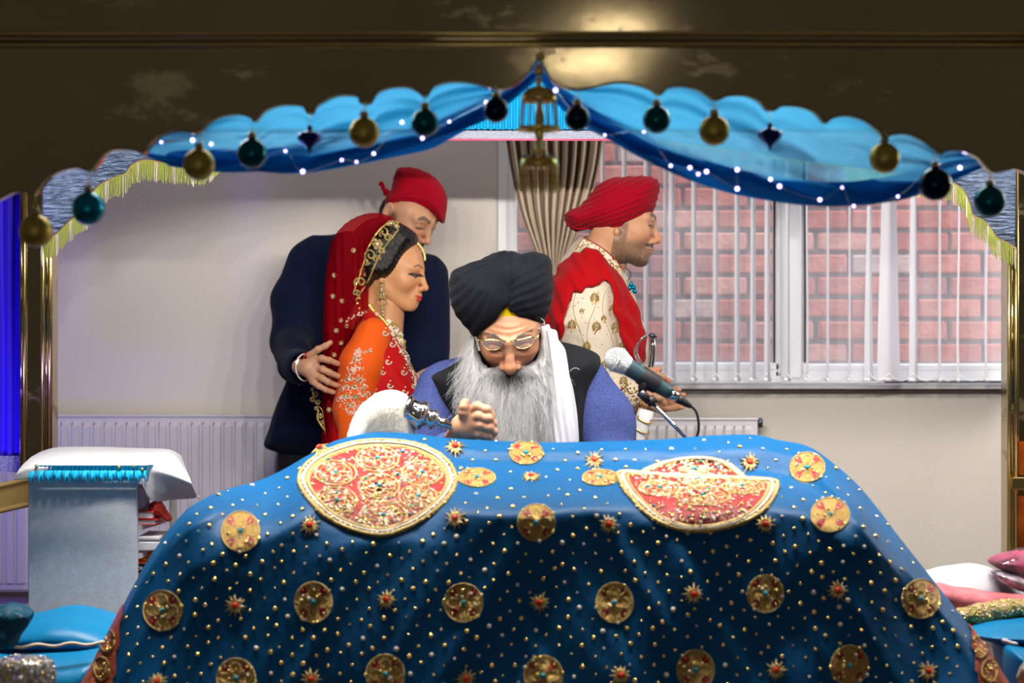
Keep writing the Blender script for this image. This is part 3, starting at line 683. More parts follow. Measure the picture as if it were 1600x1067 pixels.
# the hanging second layer near the peak: darker folded bands
for pts, lab in (([(846,112),(875,150),(915,180),(960,205),(1010,228),(1070,250),(1150,272),(1240,290),(1300,300),(1370,297),(1440,280),(1530,240)], 1),
                 ([(838,112),(800,140),(760,168),(710,190),(660,207),(600,222),(540,236),(470,246),(400,250),(330,250),(262,243)], 0)):
    q = catmull(pts, 8, False); G = []
    for i in range(len(q)):
        u = i/(len(q)-1); wd = 14+5*math.sin(u*9); row = []
        for k in range(9):
            a = 2*math.pi*k/8; row.append(P(q[i][0], q[i][1]+wd*math.sin(a), 3.735)+(0, .012*math.cos(a)+.004*math.sin(3*a+u*20), 0))
        G.append(row)
    m = MB(); m.grid(G); o = m.build('folded_band', M['swag_dark'], SW[lab])
# fairy lights
fl = thing('fairy_lights', 'string of tiny violet-white fairy lights threaded through the blue swags', 'lights', P(842, 100, 3.66))
FP = [(252,222),(301,219),(330,225),(400,246),(446,236),(473,268),(534,250),(557,253),(584,240),(628,191),(660,216),(702,190),(760,160),(843,106),(868,141),(905,185),(945,211),(1006,206),(1048,259),(1078,262),(1091,272),(1104,268),(1152,295),(1152,265),(1204,280),(1218,291),(1281,312),(1316,293),(1334,322),(1403,307),(1459,258),(1500,262),(1533,254)]
m = MB(); m.tube([P(a, b, 3.668) for a, b in catmull(FP, 4, False)], .0006, 3); m.build('wire', M['chrome'], fl)
for a, b in FP:
    m = MB(); m.ball(P(a, b, 3.655), .0034+random.uniform(-.001, .001), 8); m.build('bulb', M['bulb'], fl)
# baubles
def bauble(px, py, r, mt, label, Y=3.53, cap='brass', grp='round baubles hanging along the arch'):
    t = thing('bauble', label, 'bauble', P(px, py, Y), grp); c = P(px, py, Y); R = r*S(Y)
    m = MB(); m.ball(c, R, 28); m.build('glass_ball', M[mt], t)
    m = MB(); m.lathe([(0,R*.96),(.0075,R*.95),(.0078,R+.008),(.006,R+.010),(0,R+.0105)], c, (0,0,1), 12); cp_ = m.build('cap', M[cap], t)
    m = MB(); m.tube([c+(.005*math.cos(a), 0, R+.014+.005*math.sin(a)) for a in np.linspace(0, 6.28, 12)], .0007, 4, cap=False); m.build('ring', M['gold'], cp_)
    ey = interp_line(EX, px); top = P(px, min(ey, py-r-12)-2, YA-.004)
    m = MB(); m.tube([c+(0,0,R+.018), top], .0005, 4); m.build('hanging_thread', M['gold'], t)
B = [(56,361,26,'gold_bauble','gold bauble hanging in front of the brass post beside the ultramarine drape'),
     (138,326,26,'cyan_bauble','bright teal-blue bauble in front of the fringe above the white-topped cabinet'),
     (311,257,25,'gold_bauble','gold bauble overlapping the upper end of the fringe beside the first blue scallop'),
     (394,240,24,'teal_bauble','dark teal bauble between the gold one by the fringe and a pointed blue finial'),
     (569,207,24,'gold_bauble','gold bauble on the blue swag above the man in the red head cloth'),
     (664,192,22,'teal_bauble','dark green-blue bauble between the swag gold bauble and the arch peak'),
     (775,172,20,'navy_bauble','near-black navy bauble on the bride side of the tassel ornament'),
     (902,185,20,'navy_bauble','near-black navy bauble on the curtain side of the tassel ornament'),
     (1026,187,22,'teal_bauble','dark teal bauble on the swag above the groom turban'),
     (1116,204,24,'gold_bauble','gold bauble between the groom-side teal bauble and a pointed blue finial'),
     (1382,247,24,'gold_bauble','gold bauble on the swag beside the big navy bauble near the fringe'),
     (1461,288,26,'navy_bauble','large navy bauble where the swag meets the fringe by the window'),
     (1546,315,25,'teal_bauble','dark teal bauble in front of the silver gusset beside the window-side post')]
for b in B: bauble(*b)
for px, py, lab in ((484, 218, 'pointed blue finial ornament between teal and gold baubles above the suited man'), (1203, 214, 'pointed blue finial ornament on the swag above the window')):
    t = thing('finial_ornament', lab, 'ornament', P(px, py, 3.53), 'pointed blue ornaments on the arch'); c = P(px, py, 3.53); s_ = S(3.53)
    m = MB(); prof = [(0,-24),(1.5,-20),(3,-14),(8,-9),(14,-4),(18,1),(19,5),(17,9),(11,12),(5,13),(4,15),(0,16)]; V0 = len(m.V)
    m.lathe([(r*s_, h*s_) for r, h in prof], c, (0,0,1), 32); vv = m.V[-1]; 
    for q in range(len(vv)):
        j = q % 32; d = vv[q]-c; k = 1+.07*math.cos(8*2*math.pi*j/32); vv[q] = c+np.array([d[0]*k, d[1]*k, d[2]])
    m.build('finial_body', M['blue_fin'], t)
    m = MB(); m.lathe([(0,14*s_),(4*s_,14*s_),(4*s_,20*s_),(2*s_,22*s_),(0,23*s_)], c, (0,0,1), 12); m.build('cap', M['rubber'], t)
    m = MB(); m.tube([c+(0,0,22*s_), P(px, interp_line(EX, px)-2, YA-.004)], .0005, 4); m.build('hanging_thread', M['gold'], t)
# central hanging tassel ornament
ko = thing('hanging_tassel_ornament', 'gold double-dome tassel ornament hanging from the arch peak', 'ornament', P(843, 90, 3.50)); s_ = S(3.5)
def LZ(px, prof, name, mt, par, n=28, cy=200):
    m = MB(); m.lathe([(r*s_, (cy-y)*s_) for r, y in prof], P(px, cy, 3.5), (0,0,1), n); return m.build(name, M[mt], par)
LZ(844, [(0,82),(6,84),(7,89),(5,94),(2,96),(0,97)], 'top_bead', 'gold', ko); LZ(842, [(0,97),(2,98),(8,112),(4,118),(3,120),(5,124),(5,130),(3,134),(5,137),(0,139)], 'finial', 'gold', ko)
LZ(842, [(0,134),(8,135),(18,139),(25,146),(28,154),(27,160),(22,158),(10,150),(0,148)], 'upper_dome', 'gold', ko)
LZ(842, [(33,198),(34,202),(31,205),(26,201),(24,197),(33,198)], 'lower_ring', 'gold', ko)
m = MB()
for k in range(12):
    a = 2*math.pi*k/12; m.tube([P(842+26*math.cos(a), 158, 3.5)+(0, 26*s_*math.sin(a), 0), P(842+30*math.cos(a), 200, 3.5)+(0, 30*s_*math.sin(a), 0)], .0013, 5)
    for q in range(8):
        u = q/8; m.ball(P(842+(26+4*u)*math.cos(a), 160+40*u, 3.5)+(0, (26+4*u)*s_*math.sin(a), 0), .0021, 6)
m.build('chain', M['bead_pink'], ko)
LZ(843, [(0,160),(3,162),(5,168),(7,178),(8,186),(7,195),(8,204),(7,212),(5,220),(3,228),(5,231),(7,236),(0,240)], 'stem', 'gold', ko)
for dx, dy in ((-8,237),(8,237),(0,232),(0,240)):
    m = MB(); m.ball(P(842+dx, dy, 3.49), 4*s_, 10); m.build('bead', M['bead_gold'], ko)
LZ(842, [(0,238),(10,241),(21,245),(28,250),(31,257),(30,262),(20,260),(0,256)], 'lower_dome', 'gold', ko)
for k in range(9):
    a = math.pi+math.pi*k/8; m = MB(); m.ball(P(842+24*math.cos(a), 246, 3.5)+(0, 24*s_*math.sin(a), 0), 3.2*s_, 8); m.build('stone', M['blue_fin' if k % 2 else 'bead_white'], ko)
m = MB(); m2 = MB()
for k in range(22):
    a = 2*math.pi*k/22
    for q in range(14):
        y = 260+q*2.9; c = P(842+29*math.cos(a), y, 3.5)+(0, 29*s_*math.sin(a), 0); (m2 if q in (5, 6, 9) else m).ball(c, 2.3*s_, 6)
m.build('bead_fringe', M['gold'], ko, kind='stuff'); m2.build('amber_beads', mat('amber_bead', (.9,.38,.02), .25), ko, kind='stuff')
# lamp fittings inside the canopy
t = thing('canopy_lamp_strip', 'white lamp strip with small spotlights fixed inside the canopy roof behind the blue swags', 'lamp', (0, 3.78, 1.93))
m = MB(); m.box((-.8, 3.76, 1.955), (.9, 3.80, 1.985), 0, .004); m.build('rail', M['lampwhite'], t, smooth=False)
for x in list(np.linspace(-.70, .70, 8))+[.8]:
    m = MB(); m.lathe([(.014,-.02),(.020,.0),(.020,.022),(0,.024)], (float(x), 3.78, 1.935), (0,0,1), 14); m.build('spot_housing', M['lampwhite'], t)
for x in (-.6, .6):
    m = MB(); m.tube([(x, 3.78, 1.984), (x, 3.78, 1.999)], .006, 6); m.build('hanger', M['lampwhite'], t)

# ================================================================== THE COVERED STAND
KN = {250:[(890,4.30),(905,4.2),(1180,3.93)],
      300:[(793,4.34),(806,4.20),(825,4.12),(1180,3.93)],
      450:[(728,4.44),(770,4.27),(800,4.14),(822,4.09),(1180,3.93)],
      600:[(676,4.50),(700,4.42),(762,4.24),(812,4.12),(845,4.075),(1180,3.93)],
      750:[(686,4.50),(702,4.44),(716,4.425),(748,4.33),(780,4.15),(800,4.09),(1180,3.93)],
      930:[(690,4.50),(703,4.43),(722,4.41),(742,4.32),(778,4.15),(796,4.09),(1180,3.93)],
      1100:[(680,4.50),(704,4.42),(738,4.385),(752,4.33),(785,4.16),(808,4.09),(1180,3.93)],
      1250:[(693,4.50),(712,4.43),(750,4.38),(762,4.28),(785,4.15),(802,4.09),(1180,3.93)],
      1350:[(762,4.46),(772,4.42),(784,4.36),(790,4.28),(803,4.15),(822,4.09),(1180,3.93)],
      1430:[(868,4.36),(880,4.22),(900,4.12),(1180,3.93)],
      1540:[(1010,4.2),(1025,4.1),(1180,3.95)]}
KX = sorted(KN)
sil = catmull([(60,1180),(100,1110),(126,1067),(160,1008),(190,950),(225,885),(258,835),(285,803),(303,788),(345,767),(400,752),(440,735),(480,712),(520,690),(580,676),(640,677),(700,684),(780,689),(860,691),(950,689),(1040,686),(1100,681),(1175,679),(1215,687),(1262,697),(1300,722),(1340,757),(1372,795),(1402,835),(1440,883),(1475,928),(1505,965),(1540,1012),(1575,1067),(1610,1120),(1640,1180)], 6, False)
def depth(px, py):
    px_ = min(max(px, KX[0]), KX[-1]); i = max(0, min(len(KX)-2, int(np.searchsorted(KX, px_)-1))); a, b = KX[i], KX[i+1]; t = (px_-a)/(b-a)
    def one(k, yy):
        q = KN[k]; return np.interp(yy, [c[0] for c in q], [c[1] for c in q])
    ys = ysil(px)
    # align knots by offset from the silhouette
    da, db = KN[a][0][0], KN[b][0][0]; r = min(1, max(0, (py-ys)/(1180-ys+1e-6)))
    f = lambda k, d0: one(k, d0+(py-ys)*(1 if (py-ys) < 160 else 1) if False else np.interp(py, [ys, ys+140, 1180], [d0, d0+140, 1180]) if ys+140 < 1175 else d0+r*(1180-d0))
    t = t*t*(3-2*t)
    return f(a, da)*(1-t)+f(b, db)*t
SX = sil[:, 0]; SY = sil[:, 1]
def ysil(px): return np.interp(px, SX, SY)
nx, ny = 300, 120
G = np.zeros((ny, nx, 3))
xs = np.concatenate([np.linspace(62, 1638, nx)])
for i, x in enumerate(xs):
    ys = ysil(x); yb = 1182
    for j in range(ny):
        v = (j/(ny-1)); v = v**1.25; y = ys+(yb-ys)*v
        Y = depth(x, y); dsl = min(y-ys, 90)
        G[j, i] = P(x, y, Y)
# soft wrinkles along the view normal
px_, py_ = pxof(G.reshape(-1, 3)); q = np.stack([px_*.010, py_*.008, px_*0], -1)
w = vnoise(q*np.array([1.0, .6, 1])+np.stack([py_*.006, px_*0, px_*0], -1), 5)*.012+(1-2*np.abs(vnoise(np.stack([(px_-np.sign(px_-800)*(py_-700)*.55)*.022, py_*.004, px_*0], -1), 9)))*.0075
tt = np.clip((py_-np.interp(px_, SX, SY))/25, 0, 1)
Yn = G.reshape(-1, 3)[:, 1]-w*tt
G = np.stack([(px_-CX)/F*Yn, Yn, CH+(CY-py_)/F*Yn], -1).reshape(ny, nx, 3)
# smooth the relief a little
for _ in range(3): G[1:-1, :, 1] = (G[:-2, :, 1]+2*G[1:-1, :, 1]+G[2:, :, 1])/4
Yn = G[..., 1]; PX = px_.reshape(ny, nx); PY = py_.reshape(ny, nx)
for _ in range(4): Yn[:, 1:-1] = (Yn[:, :-2]+2*Yn[:, 1:-1]+Yn[:, 2:])/4
G = np.stack([(PX-CX)/F*Yn, Yn, CH+(CY-PY)/F*Yn], -1)
# rear drop so the cover has a back
back = []
for k, dz in ((1, .01), (2, .06), (3, .2), (4, .45)):
    r = G[0].copy(); r[:, 1] += .02*k; r[:, 2] = np.maximum(r[:, 2]-dz, .505); back.append(r)
GG = np.concatenate([np.array(back[::-1]), G], 0); GG[..., 2] = np.maximum(GG[..., 2], .503)
cov = thing('embroidered_cover', 'large teal-blue sequinned ceremonial cover draped over the reading stand', 'cloth', (0.05, 4.2, .5))
m = MB(); m.grid(GG); cl = m.build('cloth', M['rumalla'], cov)
TR = bvh(cl)
def patch(outline, center, name, mats, rings, sel, lift=.002, sm=True, parent=cov, tree=None):
    tree = tree or TR
    ol = np.array(outline, float); c = np.array(center, float); V = []; Fs = []; fm = []; n = len(ol); ok = True
    rr = rings
    h = cast(tree, *c)
    if h is None: return None
    V.append(h[0]+h[1]*lift*1.3)
    last = h
    for r in rr:
        for k in range(n):
            p = c+(ol[k]-c)*r; h2 = cast(tree, p[0], p[1])
            if h2 is None: h2 = last
            last = h2
            V.append(h2[0]+h2[1]*lift*(1 if r < .97 else .2))
    for k in range(n): Fs.append((0, 1+k, 1+(k+1) % n)); fm.append(sel(rr[0]*.5, k/n))
    for i in range(len(rr)-1):
        for k in range(n): Fs.append((1+i*n+k, 1+i*n+(k+1) % n, 1+(i+1)*n+(k+1) % n, 1+(i+1)*n+k)) ; fm.append(sel((rr[i]+rr[i+1])/2, (k+.5)/n))
    return mk(name, V, [f[::-1] for f in Fs], mats, parent, True, fmat=fm)
def circ(cx, cy, rx, ry, n=36, rot=0.): return [(cx+rx*math.cos(2*math.pi*k/n+rot), cy+ry*math.sin(2*math.pi*k/n+rot)) for k in range(n)]
MED = [(376,831,31,32),(255,954,31,32),(490,941,30,32),(724,942,31,31),(838,817,30,29),(960,942,30,32),(1196,928,29,30),(1297,805,31,27),(1438,936,30,31),(1261,731,28,24),(822,708,27,19),(745,747,30,15),(938,747,29,13),(369,1060,31,32),(602,1054,31,32),(849,1056,31,32),(1087,1047,30,32),(1327,1040,30,32)]
STAR = [(484,822),(712,811),(951,820),(1196,820),(368,947),(604,938),(843,942),(1084,929),(1309,923),(711,699),(929,721),(1172,724),(830,746),(247,1066),(486,1062),(728,1061),(970,1056),(1213,1048),(1449,1050),(500,701)]
for cx, cy, rx, ry in MED:
    rot = random.uniform(-.2, .2)
    def sel(r, t):
        a = 2*math.pi*t
        if r > .88: return 0
        if r < .22: return 0
        return 1 if abs(math.cos(2*a)) < .55 else 0
    o = patch(circ(cx, cy, rx, ry), (cx, cy), 'medallion', [M['zari'], M['maroon']], [.2, .45, .7, .88, 1.], sel)
    if o is None: continue
    b = MB()
    if cy > 1000 and cy+ry > 1110: pass
    rope_on(b, TR, circ(cx, cy, rx*.97, ry*.97, 30), 1.2, 1, lift=.002, closed=True)
    for k in range(4):
        a = rot*0+k*math.pi/2
        rope_on(b, TR, [(cx+rx*(.45+.33*math.cos(u))*math.cos(a)-rx*.26*math.sin(u)*math.sin(a), cy+ry*(.45+.33*math.cos(u))*math.sin(a)+ry*.26*math.sin(u)*math.cos(a)) for u in np.linspace(0, 6.283, 14)], .9, 1, lift=.002)
        a2 = a+math.pi/4
        for rr in (.5, .78): bead(b, TR, cx+rx*rr*math.cos(a2), cy+ry*rr*math.sin(a2), 2.2, random.choice([0, 0, 1, 4]), .002)
    bead(b, TR, cx, cy, 4, 3, .003)
    for k in range(11):
        a = random.uniform(0, 6.28); r_ = random.choice([.3, .62, .9, 1.0, 1.0]); bead(b, TR, cx+rx*r_*math.cos(a), cy+ry*r_*math.sin(a), random.uniform(2., 3.3), random.choice([0,0,0,2]), .003)
    for k in range(22):
        a = 2*math.pi*k/22; bead(b, TR, cx+rx*.86*math.cos(a), cy+ry*.86*math.sin(a), 1.3, 1, .002)
    if b.V: b.build('bead_work', [M['bead_gold'], M['zari_lt'], M['bead_white'], M['bead_turq'], M['bead_red']], o, kind='stuff')
for cx, cy in STAR:
    fl_ = .55 if (cx, cy) in ((830,746),) else 1.
    b = MB(); n = 12
    for k in range(n):
        a = 2*math.pi*k/n+random.uniform(-.1, .1); r1 = random.uniform(14, 19); h0 = cast(TR, cx+5*math.cos(a), cy+fl_*5*math.sin(a)); h1 = cast(TR, cx+r1*math.cos(a), cy+fl_*r1*math.sin(a))
        if h0 is None or h1 is None: continue
        b.tube([h0[0]+h0[1]*.004, h1[0]+h1[1]*.002], [2.6*S(4.1), .5*S(4.1)], 5, 0)
    for k in range(9):
        a = 2*math.pi*k/9; bead(b, TR, cx+8*math.cos(a), cy+fl_*8*math.sin(a), random.uniform(2.2, 3.4), random.choice([0, 1, 1, 2]), .003)
    bead(b, TR, cx, cy, 5.5, 3, .005)
    if b.V: b.build('star_motif', [M['zari_lt'], M['bead_gold'], M['bead_white'], M['bead_red']], cov)
# two large medallions
OL1 = catmull([(468,752),(482,725),(515,705),(560,692),(610,690),(655,697),(692,716),(712,746),(703,775),(675,803),(638,825),(598,837),(555,830),(515,812),(486,785)], 5)
OL2 = catmull([(966,741),(990,739),(1030,743),(1080,748),(1140,748),(1185,750),(1213,755),(1208,778),(1186,803),(1150,820),(1105,829),(1060,827),(1022,812),(992,786),(973,762)], 5)
OL2B = catmull([(1000,743),(1024,729),(1058,720),(1098,717),(1130,723),(1150,735),(1162,750),(1120,748),(1060,745)], 6)
def bigmed(ol, c, flowers, dens, name='large_medallion'):
    def sel(r, t): return 0 if r > .86 else (1 if c[1] < 790 and (c[1]+(ol[int(t*len(ol)) % len(ol)][1]-c[1])*r) < 795 else 2)
    o = patch(ol, c, name, [M['zari_lt'], M['redground'], M['maroon']], list(np.linspace(.1, .86, 9))+[.93, 1.], sel, .003)
    b = MB(); c = np.array(c, float); ol = np.array(ol)
    at = lambda r, th: c+(ol[int((th/(2*math.pi)) % 1*len(ol)) % len(ol)]-c)*r
    sc = np.array([np.ptp(ol[:, 0])/2, np.ptp(ol[:, 1])/2])
    rope_on(b, TR, [c+(p-c)*1.0 for p in ol], 3.6, 1, lift=.003, closed=True)
    rope_on(b, TR, [c+(p-c)*.94 for p in ol], 2.2, 5, lift=.005, closed=True)
    rope_on(b, TR, [c+(p-c)*.885 for p in ol], 3.0, 1, lift=.003, closed=True)
    for p in ol[::1]:
        q = c+(p-c)*.97+RNG.uniform(-1, 1, 2); bead(b, TR, q[0], q[1], RNG.uniform(1.8, 3.4), random.choice([0, 1, 5, 5]), .005)
        q = c+(p-c)*1.02+RNG.uniform(-1, 1, 2); bead(b, TR, q[0], q[1], RNG.uniform(1.8, 3.), random.choice([0, 0, 1]), .003)
    fl2 = []
    for u, v, r in flowers:
        fc = c+sc*np.array([u, v]); fr = sc*r; fl2.append((fc, fr))
        rope_on(b, TR, circ(fc[0], fc[1], fr[0], fr[1], 26), 2.2, 1, lift=.003, closed=True)
        rope_on(b, TR, circ(fc[0], fc[1], fr[0]*.78, fr[1]*.78, 22), 1.6, 1, lift=.003, closed=True)
        for k in range(5):
            a = 2*math.pi*k/5+.3
            rope_on(b, TR, [(fc[0]+fr[0]*(.36+.28*math.cos(s))*math.cos(a)-fr[0]*.2*math.sin(s)*math.sin(a), fc[1]+fr[1]*(.36+.28*math.cos(s))*math.sin(a)+fr[1]*.2*math.sin(s)*math.cos(a)) for s in np.linspace(0, 6.28, 12)], 1.8, 1, lift=.003)
        for k in range(34):
            a = RNG.uniform(0, 6.28); rr = math.sqrt(RNG.uniform(0, 1)); bead(b, TR, fc[0]+fr[0]*rr*math.cos(a), fc[1]+fr[1]*rr*math.sin(a), RNG.uniform(1.5, 3.2), random.choice([0, 1, 1, 2, 5]), .004)
        bead(b, TR, fc[0], fc[1], 4, 3, .006)
    for k in range(dens):
        a = RNG.uniform(0, 2*math.pi); rr = math.sqrt(RNG.uniform(0, .74)); q = at(rr, a)
        bead(b, TR, q[0], q[1], RNG.uniform(1.2, 3.6), random.choice([2, 4, 1, 1, 5, 0] if RNG.rand() > .03 else [3]), .004)
    b.build('bead_work', [M['bead_gold'], M['zari_lt'], M['bead_white'], M['bead_turq'], M['bead_pink'], M['bead_white']], o, kind='stuff')
bigmed(OL1, (592,762), [(0,0,.26),(-.02,-.58,.27),(.55,-.28,.26),(.5,.22,.24),(.06,.62,.3),(-.55,.3,.27),(-.55,-.28,.26)], 620)
bigmed(OL2, (1092,772), [(.05,.1,.34),(-.5,-.15,.26),(.55,-.2,.26),(0,-.45,.25)], 460)
bigmed(OL2B, (1085,735), [(0,.0,.3)], 130)
# sequins
b = MB(); ka = 0
for r in range(0, 60):
    for c in range(0, 90):
        x = 60+c*36.5+(18 if r % 2 else 0)+r*1.3; y = 672+r*14.6+(c % 3)*2.4
        x += random.uniform(-4, 4); y += random.uniform(-3.5, 3.5)
        if x < 120 or x > 1590 or y > 1085 or y < ysil(x)+4: continue
        if y > 1000 and (x < 190 or x > 1500): continue
        lft = np.interp(y, [870, 1067], [205, 178]); rgt = np.interp(y, [940, 1067], [1500, 1525])
        if (y > 870 and x < lft) or (y > 940 and x > rgt): continue
        if any(((x-a)/(rx+6))**2+((y-b_)/(ry+5))**2 < 1 for a, b_, rx, ry in MED) or any(math.hypot(x-a, y-b_) < 17 for a, b_ in STAR): continue
        if ((x-592)/128)**2+((y-764)/80)**2 < 1 or ((x-1092)/128)**2+((y-775)/58)**2 < 1 : continue
        bead(b, TR, x, y, random.choice([1.8, 2.2, 2.6, 3.0, 3.6, 4.0]), 0 if random.random() < .85 else 1, .001)
b.build('sequins', [M['bead_gold'], M['bead_white']], cov, kind='stuff')
# rust brocade borders along both lower corners of the cover
NRM = np.cross(np.gradient(G, axis=1).reshape(-1, 3), np.gradient(G, axis=0).reshape(-1, 3)).reshape(G.shape); NRM /= np.linalg.norm(NRM, axis=2, keepdims=True)+1e-9
NRM *= -np.sign(NRM[..., 1:2])
for side in (0, 1):
    bm_ = MB(); idx = {}; V = []; Fs = []
    for j in range(ny-1):
        for i in range(nx-1):
            x, y = PX[j, i], PY[j, i]
            if side == 0: ok = y > 868 and x < np.interp(y, [868, 930, 1067, 1180], [204, 194, 177, 168])
            else: ok = y > 935 and x > np.interp(y, [935, 980, 1067, 1180], [1502, 1512, 1525, 1540])
            if ok:
                f = []
                for a, b_ in ((j, i), (j, i+1), (j+1, i+1), (j+1, i)):
                    if (a, b_) not in idx: idx[(a, b_)] = len(V); V.append(G[a, b_]+NRM[a, b_]*.003)
                    f.append(idx[(a, b_)])
                Fs.append(f[::-1])
    o = mk('brocade_border', V, Fs, M['border'], cov); tbb = bvh(o); b = MB()
    for cx, cy in (((168, 1000), (160, 1045)) if side == 0 else ((1530, 1010), (1545, 1048))):
        for k in range(26): bead(b, tbb, cx+RNG.uniform(-11, 11), cy+RNG.uniform(-16, 16), RNG.uniform(1.2, 3), 0, .001)
        rope_on(b, tbb, circ(cx, cy, 12, 18, 24), 1.6, 1, lift=.002)
    if b.V: b.build('gold_work', [M['bead_gold'], M['zari']], o, kind='stuff')

# ================================================================== CABINET WITH CLOTH
YC = 4.75
cab = thing('shelf_cabinet', 'grey-backed low shelf unit under a white cloth beside the covered stand', 'cabinet', P(150, 900, YC))
def pbox(x0, x1, y0, y1, Y0, Y1, name, mt, par, bev=.002):
    mm = MB(); a = P(x0, y1, Y0); b = P(x1, y0, Y0); mm.box((a[0], Y0, a[2]), (b[0], Y1, b[2]), 0, bev); return mm.build(name, M[mt] if isinstance(mt, str) else mt, par, smooth=False)
zfl = .505
mm = MB(); a = P(44, 0, YC)[0]; b = P(214, 0, YC)[0]; zt = P(0, 735, YC)[2]; mm.box((a, YC, zfl), (b, YC+.02, zt), 0, .002); mm.build('back_board', M['greyboard'], cab, smooth=False)
XR = P(272, 0, YC+.28)[0]
for i, (y, nm) in enumerate(((738,'top'),(822,'shelf'),(866,'shelf'),(905,'shelf'))):
    z = P(0, y, YC)[2]; mm = MB(); V = [(a,YC+.02,z),(b+.004,YC+.02,z),(XR,YC+.30,z),(a+.1,YC+.30,z)]; V += [(p[0],p[1],p[2]-.012) for p in V]
    mm.add(V, [(0,1,2,3),(7,6,5,4),(0,4,5,1),(1,5,6,2),(2,6,7,3),(3,7,4,0)]); mm.build(nm, M['whiteboard'], cab, smooth=False)
mm = MB(); mm.box((XR-.01, YC+.27, zfl), (XR+.004, YC+.30, zt)); mm.box((a+.1, YC+.27, zfl), (a+.115, YC+.30, zt)); mm.build('corner_upright', M['whiteboard'], cab, smooth=False)
# white cloth: draped grid
def drape(rows, Ys, name, mt, parent=None, thick=.003, amp=.004, f=22, **kw):
    G = []; n = 60; R_ = [catmull(r, 8, False) for r in rows]
    for r, Yr in zip(R_, Ys):
        q = np.linspace(0, len(r)-1, n); rr = np.stack([np.interp(q, range(len(r)), r[:, 0]), np.interp(q, range(len(r)), r[:, 1])], -1)
        yy = np.interp(np.linspace(0, 1, n), np.linspace(0, 1, len(Yr)), Yr) if hasattr(Yr, '__len__') else np.full(n, Yr)
        G.append([P(rr[k, 0], rr[k, 1], yy[k]) for k in range(n)])
    G = np.array(G); out = []
    for i in range(len(G)-1):
        for t in np.linspace(0, 1, 6, endpoint=False): out.append(G[i]*(1-t)+G[i+1]*t)
    out.append(G[-1]); G = np.array(out); G[..., 1] += amp*vnoise(G*f, 4)
    mm = MB(); mm.grid(G); o = mm.build(name, mt, parent, **kw)
    s = o.modifiers.new('s', 'SOLIDIFY'); s.thickness = thick; s2 = o.modifiers.new('b', 'SUBSURF'); s2.levels = 1; s2.render_levels = 1
    return o
wc = drape([[(62,708),(90,700),(150,699),(210,701),(262,703),(282,712)],
            [(48,716),(75,711),(130,709),(200,712),(266,712),(290,735)],
            [(36,728),(58,722),(110,722),(170,727),(222,728),(262,740),(300,756)],
            [(27,740),(44,732),(90,730),(150,733),(212,737),(232,762),(272,772),(308,775)],
            [(20,750),(46,748),(90,733),(150,736),(212,740),(234,781),(275,779),(315,777)]],
           [5.05, 4.86, 4.76, [4.70,4.70,4.715,4.72,4.73,4.82,4.99], [4.70,4.70,4.72,4.73,4.73,4.86,5.01]], 'white_cloth', M['whitecloth'], label='white cotton cloth spread over the top of the shelf cabinet', cat='cloth')
fr = thing('ruffled_trim', 'bright blue ruffled trim hanging under the white cloth on the cabinet', 'trim', P(130, 740, 4.7))
G = [[P(47+182*i/160, 727+8*j/3+(2 if i < 8 else 0), 4.705)+(0, .002*math.sin(i*1.1+j), 0) for i in range(161)] for j in range(4)]
mm = MB(); mm.grid(G); mm.build('band', M['blue_satin'], fr)
G = []
for j in range(9):
    t = j/8; G.append([P(46+184*i/320, 735+t*(15+4*math.sin(i*.26)+2*math.sin(i*.7)), 4.70)+(0, -.014*math.sin(t*2.6)*(.7+.5*math.sin(i*.26))+.006*math.sin(i*.8)*t, 0) for i in range(321)])
mm = MB(); mm.grid(G); mm.build('ruffle', M['blue_frill'], fr)
mm = MB(); a0 = P(228, 727, 4.705); mm.grid([[a0+(0,0,0), a0+(.004,.03,0), a0+(.008,.06,-.003)], [P(229,752,4.705), P(231,752,4.74), P(233,750,4.77)]]); mm.build('ruffle_end', M['blue_frill'], fr)
for x, y in ((57,728),(186,730),(209,728),(222,733)):
    mm = MB(); mm.ball(P(x, y, 4.698), .0045, 8); mm.build('gold_stud', M['bead_gold'], fr)
# shelf contents
def book(x0, x1, y0, y1, Y0, Y1, name, label, cover, pages=True, cat='book', skew=0., grp=None):
    c = P((x0+x1)/2, y1, (Y0+Y1)/2); t = thing(name, label, cat, c, grp)
    a = P(x0, y1, Y0); b = P(x1, y0, Y0); h = b[2]-a[2]
    if pages:
        mm = MB(); mm.box((a[0], Y0, a[2]), (b[0], Y1, a[2]+h*.14)); mm.box((a[0], Y0, b[2]-h*.14), (b[0], Y1, b[2])); mm.box((a[0], Y1-.004, a[2]), (b[0], Y1, b[2])); mm.build('cover', M[cover], t, smooth=False)
        mm = MB(); mm.box((a[0]+.003, Y0+.003, a[2]+h*.14), (b[0]-.003, Y1-.004, b[2]-h*.14)); mm.build('pages', M['bookwhite'], t, smooth=False)
    else:
        mm = MB(); mm.box((a[0], Y0, a[2]), (b[0], Y1, b[2]), 0, .003); mm.build('cover', M[cover], t, smooth=False)
    return t
book(214, 244, 812, 820, 4.785, 4.92, 'book', 'red bound book lying flat at the bottom of the upper shelf', 'bookred')
book(214, 240, 799, 811, 4.785, 4.91, 'book', 'thicker red book with cream page edges on the upper shelf', 'bookred')
book(214, 252, 846, 861, 4.785, 4.94, 'book', 'white hardback book on the middle shelf of the cabinet', 'bookwhite', False)
book(214, 250, 838, 845, 4.785, 4.93, 'box_file', 'grey-lilac folder lying on top of the white book', 'radiator', False, 'folder')
book(212, 242, 899, 905, 4.785, 4.93, 'card', 'pink card folder under the black sign on the lower shelf', 'pink', False, 'folder')
